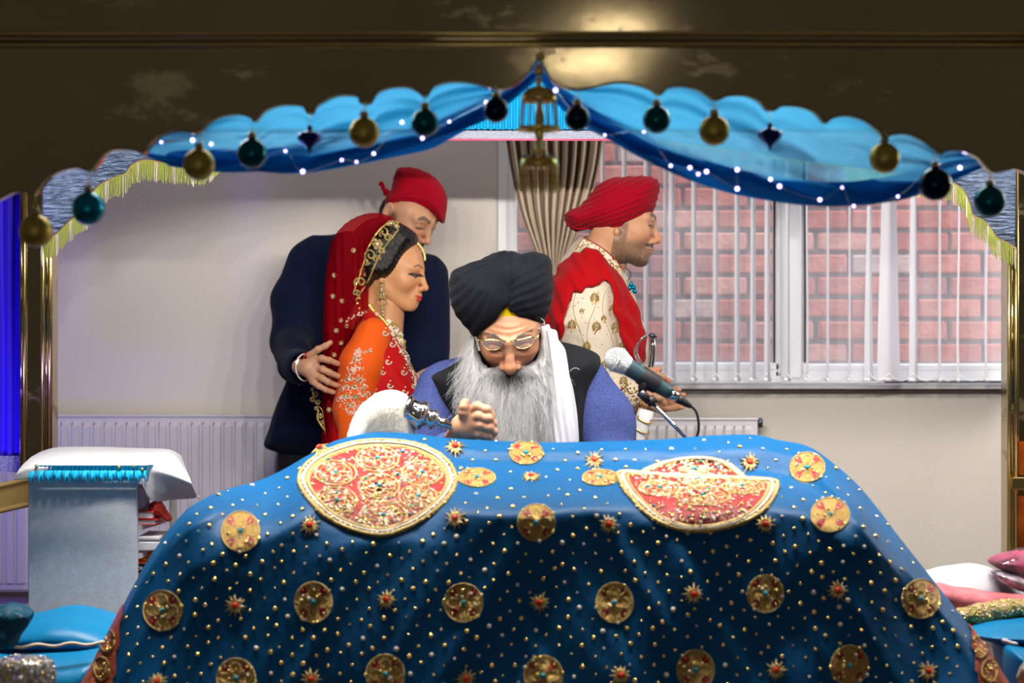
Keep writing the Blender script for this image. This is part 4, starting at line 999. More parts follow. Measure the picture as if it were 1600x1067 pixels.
def lump(name, label, cat, pxpts, Yc, Wd, D, mt, h=.004, amp=.004, f=30, parent=None, grp=None, rough=None):
    q = np.array(pxpts); pa = P(q[:, 0].min(), q[:, 1].max(), Yc); pb = P(q[:, 0].max(), q[:, 1].min(), Yc)
    g = Grid((pa[0]-.01, Yc-Wd-.01, pa[2]-.01), (pb[0]+.01, Yc+Wd+.01, pb[2]+.01), h); g.add(g.inflate(pxpts, Yc, Wd, D)); V, Fa = g.mesh()
    if amp: V = folds(V, Fa, amp, lambda v: vnoise(v*f, 8))
    return mk(name, V, Fa, M[mt] if isinstance(mt, str) else mt, parent, label=label, cat=cat, group=grp)
lump('red_cloth_bundle', 'crumpled red cloth lying on the red books', 'cloth', [(232,800),(236,786),(248,780),(255,790),(266,804),(268,812),(258,812),(250,803),(240,806)], 4.83, .035, .02, 'bookred', .003, .004, 60)
lump('grey_bundle', 'grey-lilac cloth bundle hanging under the white cloth on the cabinet', 'cloth', [(214,758),(228,758),(234,775),(232,790),(222,799),(214,797)], 4.83, .03, .02, 'radiator', .003, .003, 40)
lump('orange_packet', 'crumpled orange plastic packet behind the lettered black sign', 'packet', [(214,866),(230,862),(250,866),(252,876),(242,888),(232,882),(216,880)], 4.84, .035, .02, 'orangepack', .003, .004, 60)
lump('yellow_packet', 'yellow packet on the lowest shelf by the grey board', 'packet', [(211,908),(220,906),(222,918),(216,926),(210,924)], 4.82, .03, .014, 'yellowpack', .003, .003, 60)
sg = thing('sign_block', 'small black sign with white capital letters on the lower shelf', 'sign', P(220, 896, 4.78))
pbox(211, 233, 879, 896, 4.775, 4.785, 'plate', 'rubber', sg); mm = MB()
for x0, x1, y0, y1 in ((211,233,879,880.2),(211,233,894.8,896),(231.8,233,879,896)):
    a_ = P(x0,y1,4.773); b_ = P(x1,y0,4.773); mm.box((a_[0],4.772,a_[2]),(b_[0],4.776,b_[2]))
mm.build('frame', M['bookred'], sg, smooth=False)
tx = bpy.data.curves.new('letters', 'FONT'); tx.body = 'ONS'; tx.size = .0125; tx.extrude = .0005; tx.materials.append(M['letters']); to0 = bpy.data.objects.new('letters_source', tx); COL.objects.link(to0); bpy.context.view_layer.update(); me_ = bpy.data.meshes.new_from_object(to0); bpy.data.objects.remove(to0); to = bpy.data.objects.new('letters', me_); COL.objects.link(to); to.parent = sg
p = P(213.0, 890.5, 4.771)-wloc(sg); to.location = tuple(p); to.rotation_euler = (math.pi/2, 0, 0)

# ================================================================== BEDDING, BOWL, PACKETS
def bed(pts, Yc, Wd, D, name, label, mt, h=.006, amp=.006, f=9): return lump(name, label, 'cushion', pts, Yc, Wd, D, mt, h, amp, f)
bed([(-60,975),(0,965),(60,958),(110,952),(160,958),(196,972),(206,1000),(200,1020),(120,1018),(0,1018),(-60,1018)], 4.50, .18, .05, 'blue_cushion', 'flat blue satin cushion in front of the grey cabinet board', 'blue_satin')
bed([(-60,1008),(40,1006),(120,1003),(185,1000),(190,1040),(180,1120),(100,1150),(-60,1150)], 4.42, .20, .07, 'blue_bedding', 'thick folded blue bedding under the flat satin cushion', 'blue_satin')
mm = MB(); mm.tube([P(20+165*t, 1010-6*t+2*math.sin(t*20), 4.24+.03*t) for t in np.linspace(0, 1, 40)], .0035, 6)
mm.build('gold_braid', M['fringe_pale'], label='pale gold braid along the edge of the blue bedding by the cabinet', cat='braid')
bed([(-40,948),(0,943),(25,944),(52,956),(50,975),(30,990),(20,1005),(5,1010),(-40,1012)], 4.25, .05, .03, 'teal_net_bundle', 'bunched dark teal net cloth on the blue cushion', mat('teal_net', (.0,.07,.13), .5, bump=.8, bscale=40), .004, .010, 30)
bw = thing('glitter_bowl', 'crystal-studded glittering bowl on the bedding near the brocade border', 'bowl', P(38, 1100, 3.9))
mm = MB(); prof = [(0,1110),(30,1108),(44,1090),(49,1068),(49,1048),(45,1033),(30,1027),(0,1025)]; cxb = 37; mm.lathe([(r*S(3.9), (1060-y)*S(3.9)) for r, y in prof], P(cxb, 1060, 3.9), (0,0,1), 36); bo = mm.build('bowl_body', M['crystal'], bw); tb = bvh(bo)
mm = MB()
for k in range(420):
    bead(mm, tb, RNG.uniform(-14, 88), RNG.uniform(1022, 1085), RNG.uniform(1.5, 4.), random.choice([0, 0, 1, 1, 2, 3]))
mm.build('rhinestones', [M['chrome'], M['bead_white'], M['bead_gold'], M['lace']], bw, kind='stuff')
# other side
bed([(1440,905),(1468,888),(1500,882),(1530,880),(1560,892),(1600,925),(1660,960),(1660,985),(1560,970),(1470,960)], 4.75, .16, .06, 'white_pillow', 'white pillow lying behind the packed cloths beside the covered stand', 'whitecloth', .006, .005, 9)
lump('pink_embroidered_cloth', 'folded pink cloth with a gold beaded border in clear wrap', 'cloth', [(1462,910),(1500,917),(1560,926),(1640,935),(1640,958),(1560,968),(1520,975),(1480,968),(1455,940)], 4.52, .05, .03, 'pinkcloth', .004, .003, 25)
gb = lump('gold_beaded_border', 'stiff pale gold beaded border lying along the pink cloth', 'cloth', [(1492,955),(1540,940),(1590,936),(1650,938),(1650,964),(1590,964),(1535,978),(1500,972)], 4.46, .03, .02, 'zari_lt', .004, .004, 50)
tb2 = bvh(gb); mm = MB()
for k in range(260): bead(mm, tb2, RNG.uniform(1490, 1620), RNG.uniform(936, 978), RNG.uniform(1., 2.4), random.choice([0, 1, 2]))
mm.build('bead_work', [M['bead_gold'], M['zari_lt'], M['bead_white']], gb, kind='stuff')
bed([(1500,985),(1540,972),(1600,966),(1660,960),(1660,1010),(1600,1010),(1540,1002)], 4.42, .12, .04, 'blue_seat_cushion', 'flat blue cushion under the pink cloth beside the covered stand', 'blue_satin')
bed([(1556,1008),(1600,1002),(1660,1000),(1660,1150),(1610,1150),(1585,1120)], 4.36, .15, .06, 'blue_seat_bedding', 'thick blue bedding at the window side under the flat cushion', 'blue_satin')
for nm, lab, pts, Y, mt in (('plaid_packet', 'magenta plaid cloth in shiny plastic at the top of the packets', [(1545,876),(1575,862),(1620,860),(1650,866),(1650,890),(1600,902),(1565,892)], 4.6, 'plaid'),
                        ('floral_packet', 'multicoloured floral cloth in plastic under the plaid one', [(1548,893),(1575,892),(1610,902),(1650,905),(1650,932),(1600,925),(1570,912)], 4.58, 'floral')):
    o = lump(nm, lab, 'packet', pts, Y, .07, .03, mt, .004, .003, 25)
    q = np.array(pts, float); c = q.mean(0); sh = (c+(q-c)*1.12).tolist()
    lump('plastic_wrap', None, None, sh, Y, .078, .03, 'plastic', .005, .006, 28, parent=o)
lump('tissue', 'small crumpled white tissue on the blue bedding near the post', 'tissue', [(1566,1000),(1572,997),(1580,1001),(1590,1004),(1588,1008),(1574,1007)], 4.20, .012, .008, 'whitecloth', .002, .003, 90)
lump('grey_fur_ball', 'grey fluffy edge at the corner of the blue bedding', 'ornament', [(1592,1048),(1600,1036),(1625,1030),(1650,1060),(1640,1090),(1605,1090),(1594,1070)], 4.05, .04, .03, 'crystal', .004, .006, 60)
# white hanging cord
mm = MB(); mm.tube([P(1572, 45, 6.2), P(1572, 300, 6.2)]+[P(1572+4*math.sin(t*7)+2*math.sin(t*19), 480+395*t, 6.2) for t in np.linspace(0, 1, 70)], .0033, 6)
mm.build('pull_cord', M['white'], bt)

# ================================================================== PEOPLE
def rotm(yaw, pitch, roll=0.):
    # columns = local forward, side (camera-side handed), up ; yaw measured from +X towards +Y
    Rz = np.array(Matrix.Rotation(yaw, 3, 'Z')); Ry = np.array(Matrix.Rotation(pitch, 3, 'Y')); Rx = np.array(Matrix.Rotation(roll, 3, 'X'))
    return Rz@Ry@Rx
def head(p):
    """p: dict of shape options. returns local verts, faces, colours"""
    h = p.get('h', .0016); g = Grid((-.13,-.098,-.19), (.14,.098,.13), h); g.abs = True
    jw = p.get('jaw', 1.); fem = p.get('fem', 0); nz = p.get('nose', 1.)
    g.add(g.ell((-.012,0,.033),(.097,.075,.083)) if not p.get('cap') else g.ell((.004,0,.012),(.080,.070,.064)))
    g.add(g.ell((.028,0,.004),(.064,.064,.072)) if not p.get('cap') else g.ell((.030,0,-.004),(.060,.062,.060)), .03)
    g.add(g.ell((.028,0,-.048),(.056,.050*jw,.060)), .03)
    g.add(g.cone((.0,.050*jw,-.055),(.066,.014,-.099+.004*fem),.015,.014), .028)
    g.add(g.ell((.080,0,-.098+.004*fem),(.014,.017*jw,.014)), .022)
    g.add(g.sph((.060,.041,-.028),.017), .03)
    g.add(g.cone((.089-.002*fem,.008,.019),(.070,.048,.017),.0085-.002*fem,.008), .016)
    g.sub(g.sph((.103,.031,-.003),.0145), .014)
    g.add(g.ell((.0765,.031,-.002),(.0135,.0150,.0125)), .002)
    # closed upper lid bulge
    g.add(g.cone((.0885,.022,-.001),(.0855,.042,-.002),.0035,.0030), .006)
    g.add(g.cone((.0905,0,.010),(.110+.004*(nz-1),0,-.034*nz**.3),.0068,.0088*nz), .012)
    g.add(g.sph((.1115,0,-.037*nz**.3),.0100*nz), .006); g.add(g.ell((.101,.0125*nz,-.041*nz**.3),(.0105,.0068,.0075)), .006)
    g.sub(g.ell((.106,.0068*nz,-.0495*nz**.3),(.0050,.0022,.0024)), .002)
    g.add(g.ell((.083,0,-.067),(.019,.024,.021)), .018)
    fl = p.get('lips', 1.)
    g.add(g.cone((.1005,.002,-.0625),(.086,.023,-.0685),.0046*fl,.0018), .005)
    g.add(g.cone((.0985,.0,-.0738),(.086,.022,-.0705),.0056*fl,.0018), .005)
    g.sub(g.cone((.1070,0,-.0682),(.088,.026,-.0690),.0016,.0012), .002)
    g.sub(g.sph((.098,0,-.0845),.0055), .010)
    g.add(g.cone((-.020,0,-.055),(-.032-p.get('lean', .0),0,-.18),.054-.011*fem,.056-.008*fem), .03)
    g.abs = True
    if p.get('ear', 1): g.add(g.ell((-.010,.079,-.010),(.018,.0075,.031)), .008); g.sub(g.ell((-.006,.087,-.006),(.0095,.006,.019)), .004)
    g.add(g.ell((-.004,.070 if not p.get('ear', 1) else .079,-.034),(.009,.006,.010)), .006)
    V, Fa = g.mesh()
    if p.get('age'):
        fw = np.clip((V[:, 0]-.05)/.03, 0, 1)*np.clip((V[:, 2]-.016)/.01, 0, 1)
        V = folds(V, Fa, .0011, lambda v: vnoise(v*np.array([40, 40, 70]), 3)+.8*fw*np.sin(v[:, 2]*520+2*vnoise(v*40, 7))-1.3*np.exp(-((np.abs(v[:, 1])-.007)/.0022)**2)*np.exp(-((v[:, 2]-.020)/.012)**2)*(v[:, 0] > .07)-1.0*np.exp(-((np.abs(v[:, 1])-.031)/.012)**2)*np.exp(-((v[:, 2]+.020)/.0022)**2)*(v[:, 0] > .06))
    f, s, u = V[:, 0], np.abs(V[:, 1]), V[:, 2]
    base = np.array(p['skin']); C = np.tile(base, (len(V), 1)); n1 = vnoise(V*60, 2); C *= (1+.05*n1)[:, None]
    def mixc(mask, col, a=1.):
        w = np.clip(mask, 0, 1)[:, None]*a; return C*(1-w)+np.array(col)*w
    sm = lambda d, e: np.clip(.5-d/e, 0, 1)
    C = mixc(sm(np.hypot((s-.042)/.022, (u+.032)/.022)-1, .8)*(f > .03), base*np.array([1.05,.72,.68]), .35)
    C = mixc(sm(np.hypot(s/.02, (u+.04)/.02)-1, .8)*(f > .09), base*np.array([1.05,.75,.7]), .3)
    if p.get('stubble'):
        lo = np.maximum(sm(u+.052-.35*np.clip(.02-f, 0, .05)+.55*np.maximum(f-.075, 0), .022), 0)*(f > -.012)*(u > -.135)
        ear = sm(u+.0-.0, .02)*sm(np.abs(f-.012)-.012, .008)
        lo = np.maximum(lo, ear*(s > .05))
        must = sm(np.hypot((s-.010)/.024, (u+.0555)/.0058)-1, .35)*(f > .066)
        gr = .78+.22*vnoise(V*420, 5)
        C = mixc(lo*gr, p['stubble'], .88); C = mixc(sm(u+.094, .035)*(f > .0)*(u > -.128)*gr, np.array(p['stubble'])*.4, .8); C = mixc(must, np.array(p['stubble'])*.15, .97)
        C = mixc(sm(np.hypot(s/.010, (u+.082)/.007)-1, .5)*(f > .08), np.array(p['stubble'])*.35, .9)
        rim = sm(np.abs(u+.105)-.009, .012)*(f > .03); C = mixc(rim*gr, np.array(p['stubble'])*.5, .7)
    lipm = np.maximum(sm(np.hypot(s/.0235, (u+.0645-.0015*np.cos(s*300))/.0047)-1, .25), sm(np.hypot(s/.021, (u+.0735)/.0060)-1, .25))*(f > .068)
    C = mixc(lipm, p['lip'], .92)
    # brows
    bu = .0205+.006*np.exp(-((s-.032)/.012)**2)-.05*np.maximum(s-.036, 0)*4*.25
    br = sm(np.abs(u-bu)-p.get('browt', .0032)*(1-.4*np.clip((s-.03)/.02, 0, 1)), .002)*(s > .010)*(s < .050)*(f > .05)
    C = mixc(br*(.8+.2*vnoise(V*300, 3)), p.get('brow', (.01,.008,.007)), .93)
    # eyes
    op = p.get('open', .4)
    ey = -.0045
    al = np.hypot((s-.031)/.0155, (u-ey)/(.0060*op+.0004))-1
    if op > .2:
        C = mixc(sm(al, .3)*(f > .07), (.55,.52,.50)); C = mixc(sm(np.hypot((s-.033)/(.0055+.003*fem), (u-ey)/.0072)-1, .3)*(al < .15)*(f > .07), (.02,.012,.008))
    lash = sm(np.abs(al)-.22, .3)*(f > .068)*(u > ey-.003) if op > .2 else sm(np.hypot((s-.031)/.0165, (u-ey+.004)/.0016)-1, .6)*(f > .068)
    C = mixc(lash, (.008,.006,.006), .95)
    if fem:
        C = mixc(sm(np.abs(al-.25)-.45, .3)*(f > .06)*(u > ey-.001), (.006,.004,.004), .97)
        C = mixc(sm(np.hypot((s-.046)/.008, (u-ey-.0025-.25*(s-.046))/.0014)-1, .6)*(f > .05), (.008,.006,.006), .95)
        C = mixc(sm(np.hypot((s-.033)/.017, (u-.0055)/.0055)-1, .6)*(f > .06), base*np.array([.62,.42,.38]), .6)
        C = mixc(sm(np.hypot(s/.0035, (u-.020)/.0042)-1, .3)*(f > .08), (.5,.0,.02))
    else: C = mixc(sm(np.hypot((s-.030)/.018, (u-.000)/.010)-1, .8)*(f > .06), base*np.array([.45,.36,.33]), .6)  # shade of the eye sockets put into the skin colour
    return V, Fa, np.clip(C, 0, 1)
def place(V, R, c, s=1.): return (V*s)@R.T+np.array(c)
def limbs(segs, h, pad=.12, k=.03, skin=(.45,.25,.16), scale_y=1.):
    a = np.array([q for s_ in segs for q in (s_[0], s_[1])]); g = Grid(a.min(0)-pad, a.max(0)+pad, h)
    for s_ in segs: g.add(g.cone(s_[0], s_[1], s_[2], s_[3]), k)
    V, Fa = g.mesh(); return V, Fa, np.tile(np.array(skin), (len(V), 1))
def joinm(*ms):
    V = []; Fs = []; C = []; n = 0
    for v, f, c in ms: V.append(v); Fs.append(f+n); C.append(c); n += len(v)
    return np.concatenate(V), np.concatenate(Fs), np.concatenate(C)
def hand(chains, palm, skin, h=.0014, k=.004, nails=()):
    """chains: list of (points, radii); palm: list of cones (a,b,ra,rb)"""
    a = np.array([q for ch in chains for q in ch[0]]+[q for s_ in palm for q in (s_[0], s_[1])]); g = Grid(a.min(0)-.045, a.max(0)+.045, h)
    for s_ in palm: g.add(g.cone(*s_), .014)
    F0 = g.F.copy()
    for pts, rs in chains:
        g2 = np.full(g.n, 10., np.float32)
        for i in range(len(pts)-1): g2 = smin(g2, g.cone(pts[i], pts[i+1], rs[i], rs[i+1]).astype(np.float32), .003)
        for i in range(1, len(pts)-1): g2 = smin(g2, g.sph(pts[i], rs[i]*1.06).astype(np.float32), .003)
        g.F = smin(g.F, g2, k)
    V, Fa = g.mesh(); C = np.tile(np.array(skin), (len(V), 1)); C *= (1+.06*vnoise(V*90, 1))[:, None]
    for pts, rs in chains:
        d = np.linalg.norm(V-np.array(pts[-1]), axis=1); w = np.clip(1.6-d/rs[-1]/1.2, 0, 1)[:, None]*.35; C = C*(1-w)+C*np.array([1.15,.8,.75])*w
        for q in pts[1:-1]:
            d = np.linalg.norm(V-np.array(q), axis=1); w = np.clip(1.3-d/rs[1], 0, 1)[:, None]*.25; C = C*(1-w)+C*np.array([.95,.72,.66])*w
    return V, Fa, np.clip(C, 0, 1)
def person(label, loc): return thing('person', label, 'person', loc)
def put(name, m_, mt, par, **kw): return mk(name, m_[0], m_[1], mt, par, True, col=m_[2] if len(m_) > 2 else None, **kw)
def garment(lo, hi, h, build, name, mt, par, amp=.004, fn=None, **kw):
    g = Grid(lo, hi, h); build(g); V, Fa = g.mesh()
    if amp: V = folds(V, Fa, amp, fn or (lambda v: cloth_noise(v)))
    return mk(name, V, Fa, mt, par, **kw)
def bb(px0, px1, py0, py1, Y, dY0, dY1): 
    a = P(px0, py1, Y); b = P(px1, py0, Y); return (a[0], Y+dY0, a[2]), (b[0], Y+dY1, b[2])
PW = lambda pts, Y: np.array([P(a, b, Y)[[0, 2]] for a, b in pts])
def strands(roots, tips, r, n=6, wob=.004, sag=None, f=40, seed=0):
    """tapered 3-sided hairs between roots and tips (N,3)"""
    N = len(roots); ts = np.linspace(0, 1, n); V = np.zeros((N, n, 3, 3)); a = RNG.uniform(0, 6.28, N); ph = RNG.uniform(0, 6.28, (N, 3)); fr = RNG.uniform(4, 11, (N, 1))
    for i, t in enumerate(ts):
        c = roots*(1-t)+tips*t
        if sag is not None: c = c+sag*(4*t*(1-t))
        c = c+wob*t**.7*np.sin(ph+fr*t)*(.4+t)
        for j in range(3):
            an = a+2*math.pi*j/3; rr = r*(1-.75*t); V[:, i, j] = c+np.asarray(rr)[:, None]*np.stack([np.cos(an), np.sin(an), .0*an], -1)
    base = (np.arange(N)*n*3)[:, None]; Fs = []
    for i in range(n-1):
        for j in range(3):
            j2 = (j+1) % 3; Fs.append(np.stack([base[:, 0]+i*3+j, base[:, 0]+i*3+j2, base[:, 0]+(i+1)*3+j2, base[:, 0]+(i+1)*3+j], -1))
    return V.reshape(-1, 3), np.concatenate(Fs)

# ---------------------------------------------------------------- man in the navy suit
YM = 5.95
man = person('man in navy suit and crimson head cloth bending over the bride', (P(560,0,YM)[0], YM+.08, 0))
Rm = rotm(math.radians(-35), math.radians(33), 0); cm = P(637, 331, YM)
V, Fa, C = head(dict(skin=(.46,.235,.135), lip=(.45,.16,.13), open=.0, stubble=(.06,.04,.03), browt=.0058, jaw=1.02, cap=1))
hm = (place(V, Rm, cm, 1.0), Fa, C)
sk = (.46,.235,.135); hip = P(560, 760, 6.05)
L = lambda a, b, ra, rb: (np.array(a), np.array(b), ra, rb)
def legs(hipc, dx, foot, z0=.05, dy=0., r=.085):
    o = []
    for s_ in (-1, 1):
        h_ = np.array(hipc)+(s_*dx, s_*dy, 0); kn = np.array([h_[0]+.0, h_[1]-.01, (h_[2]+z0)/2+.02]); an = np.array([h_[0], h_[1]+.02, z0+.05])
        o += [L(h_, kn, r, r*.65), L(kn, an, r*.62, r*.42), L(an+(0,0,-.02), an+np.array(foot)*1., .036, .028)]
    return o
shl, shr = P(500, 425, 6.0), P(668, 432, 6.08)
body = limbs([L(hip, P(575,560,6.06),.13,.12), L(P(575,560,6.06), P(590,440,6.05),.12,.11), L(shl, shr,.05,.05), L(P(590,420,6.04), P(625,352,5.98),.05,.05),
              L(shl, P(456,540,5.93),.045,.038), L(P(456,540,5.93), P(480,574,5.64),.036,.026), L(shr, P(672,560,6.0),.045,.038), L(P(672,560,6.0), P(640,640,5.8),.036,.026)]+legs(hip,.09,(0,-.13,-.02)), .012, skin=sk)
# hand laid on the bride's arm
YH = 5.52
def HP(x, y, d=0): return P(x, y, YH+d)
hm1 = hand([([HP(484,556),HP(497,546,-.01),HP(508,541,-.012),HP(516,535.5,-.008)],[.0105,.0095,.0085,.0075]),
            ([HP(492,562),HP(503,560,-.012),HP(514,563,-.014),HP(527,568,-.002)],[.0105,.0098,.0088,.0078]),
            ([HP(492,574),HP(504,577,-.014),HP(515,582,-.014),HP(528,588,-.002)],[.0108,.0098,.0088,.0078]),
            ([HP(490,585),HP(503,591,-.012),HP(513,597,-.012),HP(526,602,-.002)],[.0102,.0094,.0084,.0076]),
            ([HP(488,596),HP(498,603,-.010),HP(509,609,-.010),HP(521,613,-.002)],[.0092,.0085,.0076,.0070])],
           [L(HP(480,570,.004),HP(491,566),.016,.015), L(HP(481,574,.004),HP(491,581),.017,.015), L(HP(482,580,.004),HP(489,592),.016,.013), L(HP(468,573,.02),HP(481,576,.004),.022,.018)], (.46,.235,.14))
allm = joinm(hm, body, hm1); put('body', allm, M['skin'], man)
# suit jacket
jack = [(529,365),(502,368),(486,372),(471,400),(460,436),(455,480),(458,540),(452,590),(436,630),(421,670),(413,697),(436,707),(470,716),(520,726),(640,730),(684,700),(688,640),(692,560),(692,480),(689,432),(678,408),(660,396),(640,385),(610,372),(575,362)]
def jk(g):
    g.add(g.inflate(jack, 6.03, .135, .10))
    g.add(g.cone(P(486,412,5.99), P(462,470,5.95), .066, .062), .03)
    g.add(g.cone(P(462,470,5.95), P(455,534,5.88), .062, .056), .03); g.add(g.cone(P(455,534,5.88), P(463,572,5.68), .056, .047), .02)
    g.add(g.cone(P(672,430,6.02), P(676,560,5.98), .05, .045), .03)
lo, hi = bb(395, 712, 345, 745, YM, -.38, .26)
garment(lo, hi, .006, jk, 'suit_jacket', M['navy'], man, .007, lambda v: cloth_noise(v, 7, (1,1,.55), 4)*.8+cloth_noise(v, 16, (1,1,.5), 5)*.3)
def cuff(g): g.add(g.cone(P(463,572,5.675), P(472,574,5.585), .050, .046), 0); g.sub(g.cone(P(472,574,5.60), P(478,575,5.52), .040, .040), 0)
lo, hi = bb(435, 505, 540, 612, 5.63, -.12, .12); garment(lo, hi, .003, cuff, 'jacket_cuff', M['navy'], man, .002)
m = MB()
for q in range(5): m.ball(P(452+q*4, 589+q*3, 5.60-.002*q), .0028, 8)
m.build('cuff_buttons', M['chrome'], man)
for rr, mt, dx in ((.036, 'chrome', 0), (.0365, 'chrome', 2.6), (.037, 'bead_white', 1.3)):
    m = MB(); cc = P(476+dx, 574, 5.535); ax = (HP(491,570,-.0)-P(463,572,5.62)); ax /= np.linalg.norm(ax); u = np.cross(ax, (0,0,1)); u /= np.linalg.norm(u); w = np.cross(ax, u)
    m.tube([cc+rr*(.8*math.cos(a)*u+math.sin(a)*w) for a in np.linspace(0, 2*math.pi, 40, endpoint=False)], .0024, 6, closed=True); m.build('bracelet', M[mt], man)
m = MB(); cc = P(486, 566, 5.53); m.tube([cc+.030*(.8*math.cos(a)*u+math.sin(a)*w) for a in np.linspace(0, 2*math.pi, 30, endpoint=False)], .0014, 5, closed=True); m.build('red_wrist_thread', M['bead_red'], man)
def tr(g):
    for s_ in (-1, 1):
        x = hip[0]+s_*.09; g.add(g.cone((x-.0,6.05,hip[2]+.02), (x,6.04,.55), .115, .085), .04); g.add(g.cone((x,6.04,.55), (x,6.06,.10), .085, .07), .02)
    g.add(g.cone((P(470,740,6.02)[0]+.01,6.04,P(0,715,6.02)[2]), (P(470,740,6.02)[0]+.03,6.04,.5), .08, .08), .05)
garment((hip[0]-.35, 5.85, .03), (hip[0]+.35, 6.24, hip[2]+.16), .010, tr, 'trousers', M['blackcloth'], man, .004)
for s_ in (-1, 1):
    x = hip[0]+s_*.09; garment((x-.09, 5.78, -.005), (x+.09, 6.16, .14), .006, lambda g: (g.add(g.ell((x,5.95,.045),(.045,.13,.045))), g.sub(-(g.z+g.x*0+g.y*0)+.0, 0)), 'shoe', M['rubber'], man, 0)
# shirt collar glimpse and head cloth
band = [(604,322),(604,308),(611,297),(614,284),(619,266),(627,262),(645,262),(662,267),(679,277),(690,289),(697,302),(699,316),(697,333),(693,349),(680,343),(660,336),(640,331),(620,327)]
def bd(g):
    g.add(g.inflate(band, 5.955, .088, .045))
    g.add(g.cone(P(612,305,5.97), P(600,296,5.98), .010, .006), .006); g.add(g.cone(P(600,296,5.98), P(596,287,5.98), .006, .008), .004); g.add(g.cone(P(610,306,5.97), P(601,302,5.99), .008, .005), .004)
lo, hi = bb(588, 706, 254, 356, YM, -.11, .11)
def bfold(v):
    x, y = pxof(v); a = np.hypot(x-596, (y-306)*1.0); th = np.arctan2(y-306, x-596); return np.sin(th*38+vnoise(v*40, 3)*1.5)*np.clip(1.2-a/110, .15, 1)
garment(lo, hi, .0025, bd, 'head_cloth', M['reddark'], man, .0012, bfold)
def nh(g): g.add(g.ell(P(607,338,5.985), (.030,.055,.055)))
lo, hi = bb(590, 625, 300, 375, 5.985, -.07, .07); garment(lo, hi, .003, nh, 'hair', M['hair'], man, .0005)

# ---------------------------------------------------------------- bride
YB_ = 5.65
bride = person('bride in red and orange dress with gold headpiece and red veil', (P(590,0,YB_)[0], YB_, 0))
Rb = rotm(math.radians(-12), math.radians(9)); cb = P(611, 422, YB_)
V, Fa, C = head(dict(skin=(.56,.27,.125), lip=(.55,.008,.02), open=.85, ear=0, lean=.035, fem=1, jaw=.90, browt=.0032, brow=(.03,.015,.01), lips=1.12, nose=.97))
hb = (place(V, Rb, cb, .96), Fa, C)
sk2 = (.56,.27,.125); hipb = P(585, 800, YB_+.02)
body = limbs([L(hipb, P(590,660,5.67),.10,.08), L(P(590,660,5.67), P(592,560,5.67),.075,.06), L(P(580,530,5.58), P(585,530,5.76),.032,.032), L(P(596,515,5.66), P(606,450,5.655),.048,.042),
              L(P(578,535,5.57), P(550,640,5.53),.034,.030), L(P(548,640,5.52), P(600,740,5.44),.032,.024), L(P(585,522,5.78), P(590,640,5.82),.040,.034), L(P(590,640,5.82), P(640,740,5.72),.032,.022),
              L(P(600,540,5.66), P(606,470,5.655),.05,.044)]+legs(hipb,.02,(.12,0,-.02),dy=.08), .010, skin=sk2)
# bride hands folded in front (below the cover)
def mini_hand(c, d, skin):
    c = np.array(c); d = np.array(d)/np.linalg.norm(d); up = np.array([0, 0, 1.]); sd = np.cross(d, up)
    ch = []
    for i, (o_, l_) in enumerate(((-.024,.065),(-.008,.075),(.008,.07),(.023,.055))):
        b0 = c+d*.045+up*o_; ch.append(([b0, b0+d*l_*.5+sd*.008, b0+d*l_*.8+sd*.024], [.0085,.008,.0065]))
    ch.append(([c+up*.02+sd*.01, c+d*.03+up*.045+sd*.01, c+d*.06+up*.05+sd*.02], [.011,.009,.0075]))
    return hand(ch, [L(c-d*.05, c+d*.01, .022, .024), L(c+up*.012, c+d*.045+up*.018, .016, .012), L(c-up*.012, c+d*.045-up*.018, .016, .012)], skin, h=.0025)
hb1 = mini_hand(P(620,765,5.43), (.8,-.1,-.5), sk2); hb2 = mini_hand(P(655,760,5.70), (.8,-.3,-.5), sk2)
put('body', joinm(hb, body, hb1, hb2), M['skin'], bride)
# hair
hairp = [(566,408),(570,392),(580,376),(594,360),(606,351),(622,348),(636,354),(647,362),(653,370),(653,379),(645,390),(636,404),(628,420),(618,432),(606,439),(596,441),(588,438),(580,445),(572,450),(567,430)]
def hr(g):
    g.add(g.inflate(hairp, 5.645, .088, .035))
    g.add(g.ell(P(562,415,5.67), (.075,.075,.085)), .02)
    g.add(g.ell(cb+np.array([-.034,0,.055]), (.086,.082,.094)), .015)
    g.sub(g.ell(cb+np.array([.085,-.02,-.02]), (.03,.10,.06)), .01) if False else None
lo, hi = bb(505, 668, 322, 480, YB_, -.12, .13)
garment(lo, hi, .0022, hr, 'hair', M['hair'], bride, .0004, lambda v: np.sin(np.hypot(*(np.array(pxof(v))-np.array([[655],[372]])))*.9+1.5*vnoise(v*30, 2)))
# dress bodice (red), skirt
dress = [(570,483),(582,484),(594,492),(604,505),(613,520),(626,545),(640,570),(652,588),(660,604),(663,622),(658,650),(652,690),(660,760),(668,860),(500,860),(508,760),(512,690),(520,640),(530,600),(545,560),(556,515)]
def dr_(g):
    g.add(g.inflate(dress, 5.66, .135, .05))
    g.add(g.cone(P(598,524,5.645), P(606,560,5.62), .036, .052), .03)
    g.sub(g.cone(P(607,520,5.63), P(612,490,5.62), .034, .05), .01)
lo, hi = bb(490, 680, 472, 830, YB_, -.17, .20)
garment(lo, hi, .005, dr_, 'bodice', M['dressred'], bride, .003, lambda v: cloth_noise(v, 12, (1,1,.4), 6))
def sk_(g):
    g.add(g.cone((P(588,0,YB_)[0],5.66,P(0,790,YB_)[2]), (P(588,0,YB_)[0],5.66,.06), .14, .22), 0); g.F = np.maximum(g.F, .04-(g.z+g.x*0+g.y*0))
